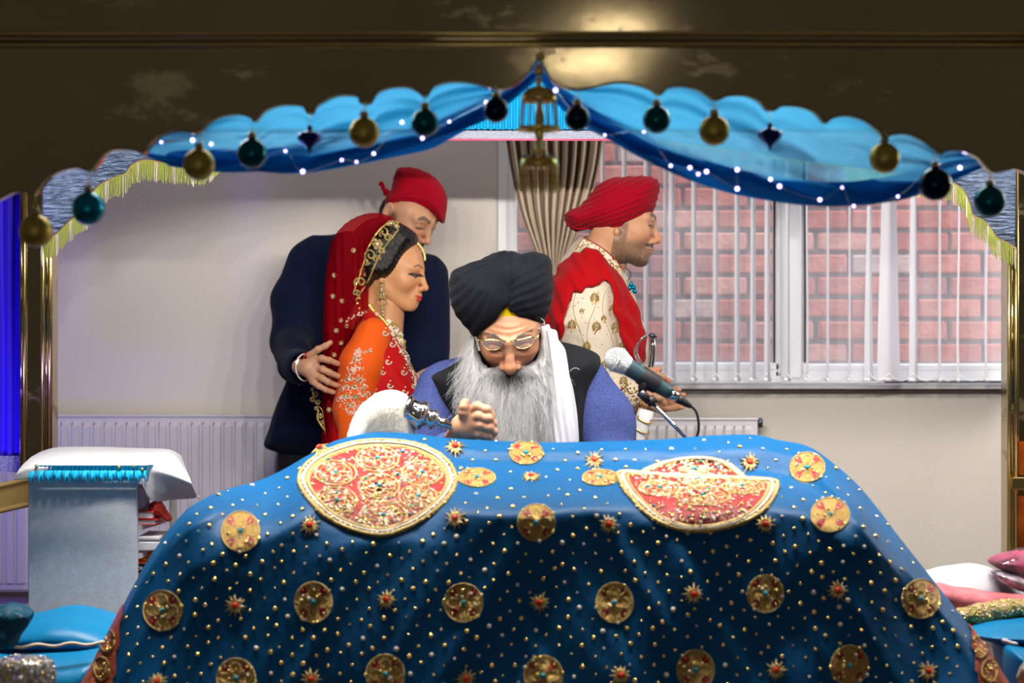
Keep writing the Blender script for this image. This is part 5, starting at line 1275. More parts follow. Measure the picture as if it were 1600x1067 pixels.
garment((P(588,0,YB_)[0]-.36,5.28,.03), (P(588,0,YB_)[0]+.36,6.04,P(0,770,YB_)[2]+.1), .013, sk_, 'skirt', M['dressred'], bride, .014, lambda v: np.sin(np.arctan2(v[:,1]-5.66, v[:,0]-P(588,0,YB_)[0])*26))
# orange chiffon sleeve
def sl(g):
    g.add(g.cone(P(583,525,5.558), P(567,570,5.545), .049, .061), 0); g.add(g.cone(P(566,570,5.555), P(553,640,5.535), .060, .055), .02); g.add(g.cone(P(553,640,5.535), P(560,690,5.50), .055, .048), .02)
    g.add(g.cone(P(560,690,5.50), P(598,740,5.44), .045, .034), .02)
lo, hi = bb(505, 625, 480, 770, 5.55, -.13, .13)
slv = garment(lo, hi, .004, sl, 'chiffon_sleeve', M['orange'], bride, .003, lambda v: cloth_noise(v, 15, (1,1,.3), 12))
# veil
veil = [(617,345),(604,336),(585,333),(566,336),(547,345),(531,359),(520,378),(514,402),(511,440),(509,500),(508,560),(507,620),(505,690),(503,760),(548,770),(545,700),(532,660),(531,610),(536,570),(548,535),(562,510),(574,498),(577,470),(577,430),(582,405),(592,382),(606,362)]
def vl(g):
    g.add(g.inflate(veil, 5.655, .13, .06))
lo, hi = bb(490, 640, 322, 790, YB_, -.16, .18)
def vf(v):
    x, y = pxof(v); return np.sin((x-560)*.62+ (v[:,1]-5.6)*60+1.2*vnoise(v*8, 2)+ (y-350)*.004*(x-560)*.0)*np.clip((y-345)/120, .1, 1.)
vo = garment(lo, hi, .0035, vl, 'veil', M['veil'], bride, .006, vf)
# veil panel over the bodice and shoulder
G = []
for j in range(40):
    t = j/39; y = 488+240*t; x0 = np.interp(y, [488,520,560,620,730], [572,600,613,619,622]); x1 = np.interp(y, [488,520,560,620,730], [580,612,629,640,650])
    G.append([P(x0+(x1-x0)*i/20, y, 5.525+.0*t)+(0, .004*math.sin(i*1.0+t*3), 0) for i in range(21)])
# jewellery and embroidery
body_o = [o for o in bride.children if o.name.startswith('body')][0]
bod_o = [o for o in bride.children if o.name.startswith('bodice')][0]; hair_o = [o for o in bride.children if o.name.startswith('hair')][0]
TB = bvh(bod_o, body_o); TS = bvh(slv); TV = bvh(vo); TH = bvh(hair_o, vo, body_o); TBV = bvh(vo, bod_o, slv)
m = MB(); BM = [M['bead_gold'], M['zari_lt'], M['bead_white'], M['bead_red'], M['bead_pink']]
# headpiece: flowers and scrolls
def flower(mb, tree, cx, cy, r, n=6, lift=.004, mi=1):
    h = cast(tree, cx, cy)
    if h is None: return
    for k in range(n):
        a = 2*math.pi*k/n; q = (h[0]+h[1]*lift)+np.array([r*.6*S(5.6)*math.cos(a), 0, r*.6*S(5.6)*math.sin(a)])
        mb.ball(q, r*.36*S(5.6), 8, mi, (1, .5, 1))
    mb.ball(h[0]+h[1]*(lift+.002), r*.28*S(5.6), 8, 2, (1,.6,1))
def scroll(mb, tree, cx, cy, r, a0, turns=1.3, w=1.9, mi=1, flip=1, lift=.004):
    pts = [(cx+r*(1-.75*t)*math.cos(a0+flip*turns*6.28*t), cy+r*(1-.75*t)*math.sin(a0+flip*turns*6.28*t)) for t in np.linspace(0, 1, 22)]
    rope_on(mb, tree, pts, w, mi, lift=lift)
for cx, cy, r in ((612,352,7),(620,356,5),(591,382,9.5),(569,424,9),(604,348,4),(583,372,4)): flower(m, TH, cx, cy, r)
for cx, cy, r, a, fl_ in ((601,364,8.5,2.2,1),(607,372,6,.2,-1),(580,399,9.5,2.,1),(588,405,6,.3,-1),(562,441,9,2.2,1),(556,458,5,1.2,-1),(574,410,5,0,1),(596,392,5,1,-1)): scroll(m, TH, cx, cy, r, a, flip=fl_)
for cx, cy in ((560,466),(558,474),(561,482),(566,490),(571,497)): bead(m, TH, cx, cy, 2.4, 0, .003)
rope_on(m, TH, catmull([(622,350),(608,347),(594,356),(582,372),(572,392),(566,415),(558,440),(552,460)], 6, False), 1.6, 0, lift=.003)
rope_on(m, TH, catmull([(622,360),(613,371),(601,386),(592,402),(583,420),(575,436),(564,456),(556,470)], 6, False), 1.6, 1, lift=.003)
m.build('gold_headpiece', BM, bride, kind='stuff')
m = MB()   # forehead chain
for x, y in catmull([(652,380),(656,384),(660,390),(663,397),(664,406)], 4, False):
    bead(m, TH, x, y, 2.0, 0, .002) or m.ball(P(x, y, 5.61), .0035, 8, 0)
m.build('forehead_chain', BM, bride, kind='stuff')
er = MB(); ye = 5.575
for cx, cy, r in ((597,445,3.5),(597,452,2.5),(595,460,4.5),(599,459,3.5),(597,470,7),(597,481,3),(598,487,2.0),(598,492,1.4)):
    er.tube([P(cx+r*math.cos(a), cy+r*1.15*math.sin(a), ye) for a in np.linspace(0, 6.283, 14, endpoint=False)], .0022, 5, 1, closed=True); er.ball(P(cx, cy, ye-.001), .0024, 7, 2)
er.build('drop_earring', BM, bride)
m = MB()   # necklace and neckline
for i, (x, y) in enumerate(catmull([(608,505),(614,512),(620,521),(626,530),(631,536),(637,541)], 6, False)):
    for k in range(4): bead(m, TB, x+RNG.uniform(-5, 4), y+RNG.uniform(-5, 5), RNG.uniform(1.5, 2.8), random.choice([0, 1, 2, 2]), .004)
for x, y in ((628,534),(634,537),(640,539),(633,531),(640,544),(627,540)): bead(m, TB, x, y, 3.4, 1, .008)
for (x, y) in catmull([(577,477),(583,485),(590,492),(598,499),(605,508)], 3, False): bead(m, TB, x, y, 4.2, 4 if RNG.rand() < .4 else 0, .004)
for off, mi in ((0,2),(3,1),(6,2)):
    for x, y in catmull([(612,520),(622,538),(634,558),(645,580),(652,600),(655,620)], 12, False): bead(m, TB, x+off-2, y+RNG.uniform(-1, 1), 1.2, mi, .002)
for x, y in catmull([(626,548),(632,558),(638,570),(645,588),(650,606)], 5, False):
    for k in range(3): bead(m, TB, x+RNG.uniform(-4, 3), y+RNG.uniform(-3, 3), 1.6, random.choice([1, 2]), .003)
m.build('necklace', BM, bride, kind='stuff')
m = MB()   # paisley sprigs on bodice
for x, y in ((606,565),(630,582),(597,581),(609,602),(646,603),(612,538),(601,520),(586,615),(632,612),(640,640),(610,640)):
    scroll(m, TBV, x, y, 5.5, 0, .8, 1.0, 2, lift=.002); scroll(m, TBV, x-1, y-1, 3., 1.5, .8, .9, 1, lift=.002); bead(m, TBV, x, y, 1.6, 0, .002); bead(m, TBV, x+1, y-7, 1.3, 2, .002)
for x, y in ((551,391),(521,463),(533,500),(526,516),(533,535),(522,554),(541,508),(517,590),(514,640),(536,470),(524,430)): 
    flower(m, TV, x, y, 4.5, 6, .003, 1)
for x, y in catmull([(540,505),(550,497),(562,490),(572,487)], 7, False):
    bead(m, TBV, x+RNG.uniform(-2, 2), y+RNG.uniform(-3, 3), 1.5, random.choice([1, 2, 4]), .003)
m.build('gold_sprigs', BM, bride, kind='stuff')
m = MB()   # dense floral panel on the sleeve
for x, y, r in ((559,550,6),(557,562,6),(553,578,7),(546,592,6),(559,594,6),(551,605,6),(538,606,6),(566,606,5),(541,620,6),(556,621,7),(570,616,5),(534,622,5),(547,633,6),(562,634,5),(551,645,4),(575,549,4)):
    flower(m, TS, x, y, r*.75, 6, .002, 4 if RNG.rand() < .3 else 1); scroll(m, TS, x-4, y+2, r*.8, RNG.uniform(0, 6), .9, .8, 4, 1, .002); scroll(m, TS, x+4, y-1, r*.8, RNG.uniform(0, 6), .9, .8, 2, -1, .002)
for k in range(240):
    t = RNG.rand(); y = 546+t*100; w = np.interp(y, [546,560,600,625,640,648], [3,9,20,26,18,6]); x = np.interp(y, [546,600,648], [560,552,551])+RNG.uniform(-w, w)
    bead(m, TS, x, y, RNG.uniform(.7, 1.5), random.choice([2, 4, 1]), .001)
m.build('sleeve_embroidery', BM, bride, kind='stuff')
m = MB(); # gold tassels at the back of the dress
for cx, cy, r in ((488,608,4),(493,616,6),(488,624,5),(497,628,5),(494,638,4),(500,650,5),(503,660,4)):
    for k in range(5):
        a = 2*math.pi*k/5; m.ball(P(cx+r*.55*math.cos(a), cy+r*.55*math.sin(a), 5.60), r*.35*S(5.6), 8, 1, (1,.6,1))
m.tube([P(a, b, 5.6) for a, b in catmull([(498,640),(496,652),(501,663),(508,672)], 5, False)], .003, 6, 0)
m.tube([P(a, b, 5.62) for a, b in catmull([(510,690),(506,660),(503,640),(492,628),(489,606),(500,590),(510,585)], 5, False)], .0016, 5, 0)
m.build('gold_tassels', BM, bride)

# ---------------------------------------------------------------- groom
YG = 5.40
groom = person('groom in cream embroidered coat, red shawl and red turban holding a sword', (P(930,0,YG)[0], YG, 0))
Rg = rotm(math.radians(0), math.radians(8)); cg = P(967, 345, YG)
V, Fa, C = head(dict(skin=(.47,.24,.135), lip=(.36,.12,.10), open=.8, lean=.03, stubble=(.10,.065,.045), browt=.0062, jaw=1.05, cap=1, ear=0))
hg = (place(V, Rg, cg, 1.0), Fa, C); skg = (.47,.24,.135)
hipg = P(935, 800, YG+.03)
# hands around the sword grip
YS = 5.22
def GP(x, y, d=0): return P(x, y, YS+d)
h1 = hand([([GP(1000,600),GP(1014,590,-.02),GP(1026,586,-.016),GP(1038,590,.004)],[.011,.010,.009,.008]),
           ([GP(1000,610),GP(1016,604,-.024),GP(1032,606,-.018),GP(1041,617,.002)],[.011,.0105,.0095,.008]),
           ([GP(1000,620),GP(1014,618,-.024),GP(1030,621,-.018),GP(1038,630,.0)],[.011,.010,.009,.008]),
           ([GP(999,628),GP(1010,630,-.020),GP(1022,634,-.014),GP(1030,642,.0)],[.010,.009,.0082,.0074]),
           ([GP(994,600,-.01),GP(1006,586,-.02),GP(1018,580,-.022),GP(1030,577,-.012)],[.012,.0105,.0095,.008])],
          [L(GP(990,606,.01),GP(1002,602),.018,.016), L(GP(990,612,.01),GP(1002,616),.020,.016), L(GP(992,620,.01),GP(1000,627),.018,.013), L(GP(970,606,.02),GP(990,612,.008),.024,.022)], skg)
h2 = mini_hand(GP(1012,628,.07), (.8,-.2,.1), skg)
body = limbs([L(hipg, P(935,620,5.44),.12,.11), L(P(935,620,5.44), P(930,470,5.44),.10,.075), L(P(922,455,5.28), P(935,455,5.62),.05,.05), L(P(945,430,5.43), P(958,365,5.41),.055,.052),
              L(P(922,455,5.28), P(925,600,5.25),.045,.04), L(P(925,600,5.25), GP(980,610,.01),.036,.026), L(P(935,455,5.62), P(950,600,5.60),.045,.038), L(P(950,600,5.60), GP(1000,632,.10),.036,.024)]+legs(hipg,.02,(.14,0,-.02),dy=.09), .012, skin=skg)
put('body', joinm(hg, body, h1, h2), M['skin'], groom)
tor = [(908,372),(896,384),(880,404),(864,440),(855,480),(852,530),(854,600),(856,700),(850,800),(846,960),(1010,960),(1010,800),(1008,700),(1004,640),(1008,590),(1012,545),(1002,495),(986,450),(975,428),(950,400),(925,378)]
def gF(g):
    g.add(g.inflate(tor, 5.44, .175, .11))
    g.add(g.cone(P(916,462,5.29), P(915,540,5.25), .070, .066), .03); g.add(g.cone(P(915,540,5.25), P(925,605,5.23), .066, .060), .03)
    g.add(g.cone(P(925,605,5.23), P(978,616,5.215), .056, .040), .02)
    g.add(g.cone(P(940,462,5.60), P(948,600,5.60), .068, .055), .03)
lo, hi = bb(830, 1030, 362, 990, YG, -.30, .36)
gg = Grid(lo, hi, .0055); gF(gg); FS = gg.F.copy()
def sf(v): return cloth_noise(v, 9, (1,1,.6), 2)*.7+cloth_noise(v, 22, (1,1,1.4), 9)*.4
V, Fa = gg.mesh(); V = folds(V, Fa, .005, sf); coat = mk('embroidered_coat', V, Fa, M['cream'], groom)
# standing collar
m = MB(); G = []
cpts = np.array([(912,372),(924,378),(938,386),(952,397),(964,409),(973,421)]); cb2 = np.array([(898,392),(912,396),(928,402),(944,412),(958,424),(968,436)])
rings = []
for t in np.linspace(0, 1, 5):
    row = []
    a, b = catmull(cb2*(1-t)+cpts*t, 6, False), None
    near = [P(x, y, 5.345-.02*math.sin(math.pi*i/(len(a)-1))) for i, (x, y) in enumerate(a)]
    far = [P(x+3, y-2, 5.49+.02*math.sin(math.pi*i/(len(a)-1))) for i, (x, y) in enumerate(a)][::-1]
    G.append(near+far)
m.grid(G, closeu=True); col_ = m.build('collar', M['cream'], groom); s = col_.modifiers.new('s', 'SOLIDIFY'); s.thickness = .005
m = MB(); m.tube([p+np.array([0,-.001,.001]) for p in G[-1]], .0016, 5, closed=True); m.build('collar_piping', M['maroon'], groom)
# shawl: the coat surface thickened inside an outline
shw = [(846,520),(851,490),(858,452),(868,424),(880,406),(896,395),(914,387),(930,388),(948,400),(966,420),(984,443),(995,468),(1007,500),(1014,540),(1011,565),(998,571),(984,560),(972,526),(961,486),(952,446),(942,441),(930,447),(907,455),(894,461),(885,486),(879,517),(876,533),(860,535),(845,545)]
g = Grid(lo, hi, .0055); g.F = np.maximum(FS-.014, 0)
pl2 = g.poly2(PW(catmull(shw, 5), 5.25)); body_off = FS-.016
g.F = smax(body_off, pl2+np.zeros_like(body_off), .010)
g.F = np.maximum(g.F, -(FS+.004))
V, Fa = g.mesh()
def shf(v):
    x, y = pxof(v); return np.sin((x*.55+ (y-400)*-.42)*.16*2+2.2*vnoise(v*7, 2))*.8+np.sin((x*.8+(y-400)*-.35)*.42+1.5*vnoise(v*9, 5))*.5
V = folds(V, Fa, .004, shf); mk('red_shawl', V, Fa, M['redshawl'], groom)
# turban
tb = [(883,342),(884,334),(892,328),(905,323),(916,312),(928,297),(940,285),(956,279),(980,277),(1000,276),(1016,277),(1026,282),(1030,292),(1028,304),(1024,318),(1020,330),(1008,341),(992,353),(972,364),(955,365.5),(938,361),(920,358),(903,361),(890,355)]
def tg(g): g.add(g.inflate(tb, 5.41, .120, .075)); 
lo2, hi2 = bb(874, 1040, 268, 375, 5.41, -.14, .14)
def tf(v):
    x, y = pxof(v); d = (y-345)+(x-885)*.42; w = d/(1+.0035*(x-885)); return (np.abs(((w/6.2+ .35*vnoise(v*12, 7)) % 1)-.5)*-2+1)*.9
garment(lo2, hi2, .0025, tg, 'turban', M['reddark'], groom, .0034, tf)
m = MB(); TT = bvh([o for o in groom.children if o.name.startswith('turban')][0])
rope_on(m, TT, catmull([(884,345),(893,353),(905,357),(920,356),(938,358),(955,361.5),(972,360)], 5, False), 1.6, 0, lift=.001); m.build('turban_hem', M['reddark'], groom)
# embroidery on the coat
TC = bvh(coat); TCC = bvh(coat, col_); m = MB()
GM = [M['zari'], M['bead_gold'], M['maroon'], M['zari_lt']]
def sprig(cx, cy, s_=1., n=5):
    for k in range(-n, n+1):
        a = -math.pi/2+k*.30; rr = (11-abs(k)*1.0)*s_
        for t in (.35, .6, .85, 1.): bead(m, TCC, cx+rr*t*math.cos(a), cy+rr*t*math.sin(a)*1.15, (1.0+.5*(t == .85))*s_, 0 if t < .9 else 1, .001)
    for k in range(7): bead(m, TCC, cx+RNG.uniform(-5, 5)*s_, cy+RNG.uniform(0, 7)*s_, 1.3*s_, random.choice([0, 1, 2]), .001)
for x, y, s_ in ((929,470,1.),(894,512,1.),(932,515,1.),(961,515,.95),(917,545,.9),(956,486,.8),(972,545,.9),(902,580,.9),(944,575,.9),(884,556,.8),(974,600,.9),(943,500,.6),(909,488,.5)): sprig(x, y, s_)
for k in range(90):
    a = RNG.uniform(0, 6.28); r_ = math.sqrt(RNG.rand()); bead(m, TCC, 983+16*r_*math.cos(a), 622+24*r_*math.sin(a), RNG.uniform(.9, 2.), random.choice([0, 1, 2, 3]), .002)
for k in range(120): 
    t = RNG.rand(); q = cb2[0]+0; i = RNG.uniform(0, 5); x = np.interp(i, range(6), cb2[:, 0])*(1-t)+np.interp(i, range(6), cpts[:, 0])*t; y = np.interp(i, range(6), cb2[:, 1])*(1-t)+np.interp(i, range(6), cpts[:, 1])*t
    bead(m, TCC, x, y, RNG.uniform(.8, 1.7), random.choice([0, 1, 0]), .001)
for k in range(60): bead(m, TCC, RNG.uniform(885, 985), RNG.uniform(455, 600), .9, 2, .001)
for x0, ph in ((886,0),(905,2.),(926,0),(950,2.),(972,1)):
    rope_on(m, TC, [(x0+9*math.sin(y*.045+ph), y) for y in np.linspace(455, 690, 50)], .45, 0, 4, .0008)
m.build('gold_embroidery', GM, groom, kind='stuff')
# brooch and watch
br = MB()
for x, y in ((986,444),(990,449),(984,450),(992,455)): br.ball(P(x, y, 5.35), .007, 8, 0, (1,.8,1))
br.tube([P(a, b, 5.36) for a, b in catmull([(977,418),(984,424),(985,432),(980,440)], 5, False)], .0012, 5, 1); br.build('blue_brooch', [M['cyan_bauble'], M['rubber']], groom)
m = MB(); cc = GP(986, 612, .010); m.tube([cc+np.array([.012*math.cos(a), .028*math.cos(a), .030*math.sin(a)]) for a in np.linspace(0, 6.283, 30, endpoint=False)], .0032, 6, closed=True); m.build('gold_watch', M['gold'], groom)
m = MB(); cc = GP(1006, 631, -.0); m.tube([cc+np.array([.010*math.cos(a), .015*math.cos(a)-.01, .012*math.sin(a)]) for a in np.linspace(0, 6.283, 20, endpoint=False)], .002, 6, closed=True); m.build('ring', M['gold'], groom)
# shoes
for s_ in (-1, 1):
    y_ = YG+.03+s_*.09; x_ = hipg[0]+.02*s_; garment((x_-.10, y_-.08, -.005), (x_+.22, y_+.08, .13), .007, lambda g: g.add(g.ell((x_+.06,y_,.045),(.13,.045,.045))), 'shoe', M['cream'], groom, 0)
# trousers under the coat
def trg(g):
    for s_ in (-1, 1): y_ = YG+.03+s_*.09; g.add(g.cone((hipg[0]+.02*s_,y_,hipg[2]+.02), (hipg[0]+.02*s_,y_+.01,.10), .11, .06), .03)
garment((hipg[0]-.16, YG-.22, .03), (hipg[0]+.18, YG+.28, hipg[2]+.14), .010, trg, 'trousers', M['cream'], groom, .004)
# sword
sw = thing('sword', 'curved-hilt ceremonial sword in white scabbard with gold bands held by the groom', 'sword', P(1000, 690, YS))
m = MB(); m.tube([GP(1010,640,-.002), GP(1003,665,-.0), GP(996,690), GP(986,730), GP(970,790,.02), GP(950,850,.05)], [.022,.021,.020,.018,.015,.009], 16); m.build('scabbard', M['bookwhite'], sw)
for x, y in ((1007,652),(1003,668),(999,681),(995,697)):
    m = MB(); m.tube([GP(x+11*math.cos(a), y+3+9*.5*math.sin(a)+4*math.cos(a), -.0)+(0, -.020*abs(math.cos(a/2-.8))-.006, 0) for a in np.linspace(-.6, 3.6, 14)], .0022, 5); m.build('gold_band', M['gold'], sw)
m = MB(); m.tube([GP(1016,585), GP(1017,572), GP(1019,556), GP(1020,540), GP(1019,527)], [.0085,.0085,.0095,.0085,.0065], 12); m.build('grip', M['chrome'], sw)
m = MB(); m.ball(GP(1019,524), .011, 12, 0, (1,1,.6)); m.tube([GP(1013,523), GP(1026,526)], .004, 8); m.build('pommel', M['darkmetal'], sw)
m = MB(); m.tube([GP(a, b, -.006) for a, b in catmull([(1015,523),(1005,526),(998,536),(995,549),(999,562),(1008,571),(1016,576)], 6, False)], .0024, 8); m.tube([GP(a, b, .012) for a, b in catmull([(1012,527),(1000,532),(992,545),(992,556),(999,567),(1010,576)], 6, False)], .0020, 8); m.build('knuckle_bow', M['chrome'], sw)
m = MB(); m.tube([GP(1005,577,-.004), GP(1026,580,-.004)], .0085, 12); m.ball(GP(1027,580,-.004), .006, 8); m.tube([GP(1016,576,-.002), GP(1015,588,-.002)], .012, 14); m.build('crossguard', M['gold'], sw)

# ---------------------------------------------------------------- reader with the black turban
YR = 4.73
rd = person('elderly reader with black turban, spectacles and long grey beard seated behind the cover', (P(795,0,4.95)[0], 4.95, .5))
Rr = rotm(math.radians(-91), math.radians(37), math.radians(0)); Rr = np.array(Matrix.Rotation(math.radians(-2.5), 3, 'Y'))@Rr
cr = P(795, 506, YR)
V, Fa, C = head(dict(skin=(.52,.25,.14), lip=(.35,.12,.10), open=.0, cap=1, ear=0, jaw=1.05, nose=1.5, age=1, brow=(.10,.09,.09), browt=.0064))
# forehead frown lines
hr_ = (place(V, Rr, cr, 1.04), Fa, C); skr = (.52,.25,.14)
YHh = 4.545
def RP(x, y, d=0): return P(x, y, YHh+d)
fist = hand([([RP(731,645,.0),RP(746,636,-.014),RP(760,641,-.018),RP(767,650,-.006),RP(760,655,.010)],[.0125,.0120,.0112,.0102,.009]),
             ([RP(733,656,.0),RP(748,650,-.018),RP(762,654,-.022),RP(769,662,-.008),RP(761,666,.010)],[.0125,.0122,.0114,.0104,.009]),
             ([RP(736,668,.0),RP(750,664,-.018),RP(763,668,-.021),RP(771,675,-.008),RP(763,679,.010)],[.0120,.0118,.0110,.0100,.009]),
             ([RP(738,679,.0),RP(750,678,-.014),RP(761,681,-.017),RP(767,687,-.006),RP(760,690,.008)],[.0110,.0106,.0098,.0090,.008]),
             ([RP(727,658,-.008),RP(724,645,-.018),RP(724.5,636,-.020),RP(727,629,-.018)],[.0135,.0115,.0112,.0098])],
            [L(RP(722,662,.004),RP(736,648,-.002),.020,.016), L(RP(724,668,.004),RP(740,662,-.004),.023,.018), L(RP(728,676,.004),RP(742,676,-.002),.020,.016), L(RP(704,700,.05),RP(722,668,.008),.028,.024)], (.58,.30,.18), h=.0015, k=.0035)
rh2 = mini_hand(P(860, 735, 4.56), (-.7,-.3,-.2), skr)
pel = (P(795,0,4.95)[0], 4.98, .62)
body = limbs([L(pel, P(797,700,4.90),.13,.12), L(P(797,700,4.90), P(797,610,4.87),.125,.12), L(P(705,605,4.86), P(900,600,4.86),.055,.055), L(P(797,580,4.85), P(795,520,4.80),.055,.05),
              L(P(692,612,4.86), P(665,735,4.80),.048,.040), L(P(665,735,4.80), RP(706,696,.05),.038,.027), L(P(918,605,4.86), P(958,735,4.80),.048,.040), L(P(958,735,4.80), P(875,735,4.60),.038,.026),
              L(pel, (pel[0]-.28, 4.72, .60), .10,.07), L(pel, (pel[0]+.28, 4.72, .60), .10,.07), L((pel[0]-.28,4.72,.58), (pel[0]+.05,4.62,.565),.06,.045), L((pel[0]+.28,4.72,.58), (pel[0]-.05,4.68,.57),.06,.045)], .012, skin=skr)
put('body', joinm(hr_, body, fist, rh2), M['skin'], rd)
# kurta
def ku(g):
    g.add(g.cone(P(697,612,4.86), P(680,660,4.85), .070, .074), 0); g.add(g.cone(P(680,660,4.85), P(668,735,4.80), .074, .066), .03); g.add(g.cone(P(668,735,4.80), RP(700,702,.07), .058, .040), .02)
    g.add(g.cone(P(912,606,4.86), P(936,660,4.85), .070, .078), 0); g.add(g.cone(P(936,660,4.85), P(957,735,4.80), .078, .066), .03); g.add(g.cone(P(957,735,4.80), P(885,738,4.62), .056, .040), .02)
    g.add(g.cone(P(740,620,4.90), P(862,620,4.90), .10, .10), .05); g.add(g.cone(P(797,640,4.93), (pel[0],4.97,.66), .14, .18), .05)
    g.add(g.cone((pel[0]-.05,4.95,.62), (pel[0]-.28,4.74,.60), .13, .09), .04); g.add(g.cone((pel[0]+.05,4.95,.62), (pel[0]+.28,4.74,.60), .13, .09), .04)
garment((pel[0]-.42,4.5,.505), (pel[0]+.42,5.2,P(0,560,4.86)[2]), .007, ku, 'kurta', M['kurta'], rd, .006, lambda v: cloth_noise(v, 8, (1,1,.7), 14))
# vest
vst = [(727,556),(702,568),(672,584),(676,604),(686,629),(702,652),(712,678),(716,720),(716,900),(914,900),(914,720),(918,690),(918,652),(922,612),(935,578),(936,562),(930,553),(903,542),(874,535),(850,530),(790,545),(745,548)]
def ve(g): g.add(g.inflate(vst, 4.865, .145, .075))
lo, hi = bb(662, 946, 522, 905, 4.865, -.17, .17); lo = (lo[0], lo[1], .62)
garment(lo, hi, .006, ve, 'vest', M['vest'], rd, .004, lambda v: cloth_noise(v, 7, (1,1,.6), 17))
# white scarf
sc_ = [(846,512),(856,508),(866,516),(874,528),(884,556),(893,590),(899,625),(904,665),(907,705),(908,800),(862,800),(860,705),(858,650),(854,600),(850,550)]
def sf_(g): g.add(g.inflate(sc_, 4.728, .045, .020))
lo, hi = bb(824, 918, 478, 810, 4.715, -.06, .12)
def scf(v): x, y = pxof(v); return np.sin((x-(y-500)*.14)*.62+1.2*vnoise(v*9, 3))
garment(lo, hi, .004, sf_, 'white_scarf', M['whitecloth'], rd, .0032, scf)
sc2 = [(716,640),(735,560),(745,600),(760,640),(770,700),(772,800),(740,800)]
# yellow under-turban and turban
def yl(g): g.add(g.ell(cr+np.array([0,-.008,.050]), (.080,.090,.072))); 
lo, hi = bb(715, 870, 440, 530, YR, -.15, .13)
g = Grid(lo, hi, .0025); yl(g)
lower = g.cone(P(772,499,4.66), P(800,494,4.66), .001, .001)
zc = CH+(CY-499)/F*4.67; g.F = np.maximum(g.F, (zc-(g.z+.06*(g.x-P(786,0,4.67)[0])*0))+.0*g.x+.0*g.y+.35*np.maximum(g.y-4.70, 0)*0)
V, Fa = g.mesh(); mk('yellow_head_cloth', V, Fa, M['yellow'], rd)
tbn = [(708,437),(710,428),(718,425),(730,424),(741,419),(750,410),(762,400),(778,394),(792,391.5),(804,393),(814,399),(824,398),(838,395),(852,398),(860,405),(862,415),(860,440),(858,465),(856,484),(850,500),(845,508),(800,520),(748,524),(739,520),(734,505),(727,488),(719,472),(712,455)]
zl = lambda px, Y: P(0, np.interp(px, [700,738,748,758,768,778,787,798,812,830,846,870], [545,522,519,510,499,487,477,486,495,500,504,506]), Y)[2]
def tbf(g):
    f = g.inflate(tbn, 4.750, .135, .085)
    # left wrap and right wrap as two fuller lobes meeting in a seam
    f = smin(f, g.ell(P(748,462,4.705), (.058,.075,.068)), .03); f = smin(f, g.ell(P(826,448,4.705), (.052,.078,.070)), .03)
    f = smin(f, g.cone(P(790,404,4.675), P(800,430,4.635), .016, .02), .02)
    g.add(f)
    xs_ = g.x[:, 0, 0]; pxs_ = CX+xs_*F/4.66; zz = np.array([zl(p, 4.66) for p in pxs_])[:, None, None]
    back = np.maximum(g.y-4.77, 0)*.5
    g.F = smax(g.F, (zz-g.z-back).astype(np.float32), .006)
lo, hi = bb(698, 872, 382, 530, 4.750, -.19, .17)
g = Grid(lo, hi, .0024); tbf(g); V, Fa = g.mesh()
def rtf(v):
    x, y = pxof(v); seam = np.interp(y, [390,405,440,470,486,520], [792,791,796,795,788,786]); L_ = x < seam
    th = np.arctan2(y-396, x-800); f1 = np.abs(((th*7.0+.25*vnoise(v*14, 3)) % 1)-.5)*2
    th2 = np.arctan2(y-505, x-715); f2 = (np.abs(((th2*9.0+.5*vnoise(v*12, 6)) % 1)-.5)*2)*(.45+.35*vnoise(v*16, 9))
    fold = np.where(L_, f1*(.7+.3*vnoise(v*13, 4)), f2); front = np.clip((4.77-v[:, 1])/.06, 0, 1)
    step = 1.6*np.clip(.5-(x-seam)/3.2, 0, 1)*np.clip((y-400)/15, 0, 1)
    groove = -1.1*np.exp(-((x-seam-2)/2.6)**2)
    return (fold*.9+step+groove)*front
V = folds(V, Fa, .0042, rtf); mk('black_turban', V, Fa, M['turban_black'], rd)
# spectacles
sp = MB(); YE = 4.612
def E(x, y, d=0): return P(x, y, YE+d)
sp.tube([E(748,531,.01), E(757,531.5), E(770,531), E(786,533,-.006)], .0014, 6); sp.tube([E(786,533,-.006), E(794,534.5,-.010), E(802,533,-.006)], .0016, 6); sp.tube([E(802,533,-.006), E(815,530), E(829,526.5), E(840,527,.01)], .0014, 6)
for pts in ([(751,532),(754,540),(762,545.5),(772,547),(781,543),(786,534)], [(802,534),(806,541),(815,544.5),(826,542),(834,536),(838,528)]): sp.tube([E(a, b, -.004) for a, b in catmull(pts, 5, False)], .0008, 5)
sp.tube([E(748,531,.01), E(745,527,.05), E(744,520,.12)], .0014, 6); sp.tube([E(840,527,.01), E(842,519,.05), E(843,508,.12)], .0014, 6); sp.tube([E(748,531,.01),E(746,535,.012)], .0022, 6)
spo = sp.build('spectacles', M['brass_hi'], rd)
for pts in ([(751,532),(754,540),(762,545.5),(772,547),(781,543),(786,534)], [(802,534),(806,541),(815,544.5),(826,542),(834,536),(838,528)]):
    q = [tuple(E(a, b, -.004)) for a, b in catmull(pts, 5, False)]; mk('lens', q, [tuple(range(len(q)))], M['lens'], spo, False)
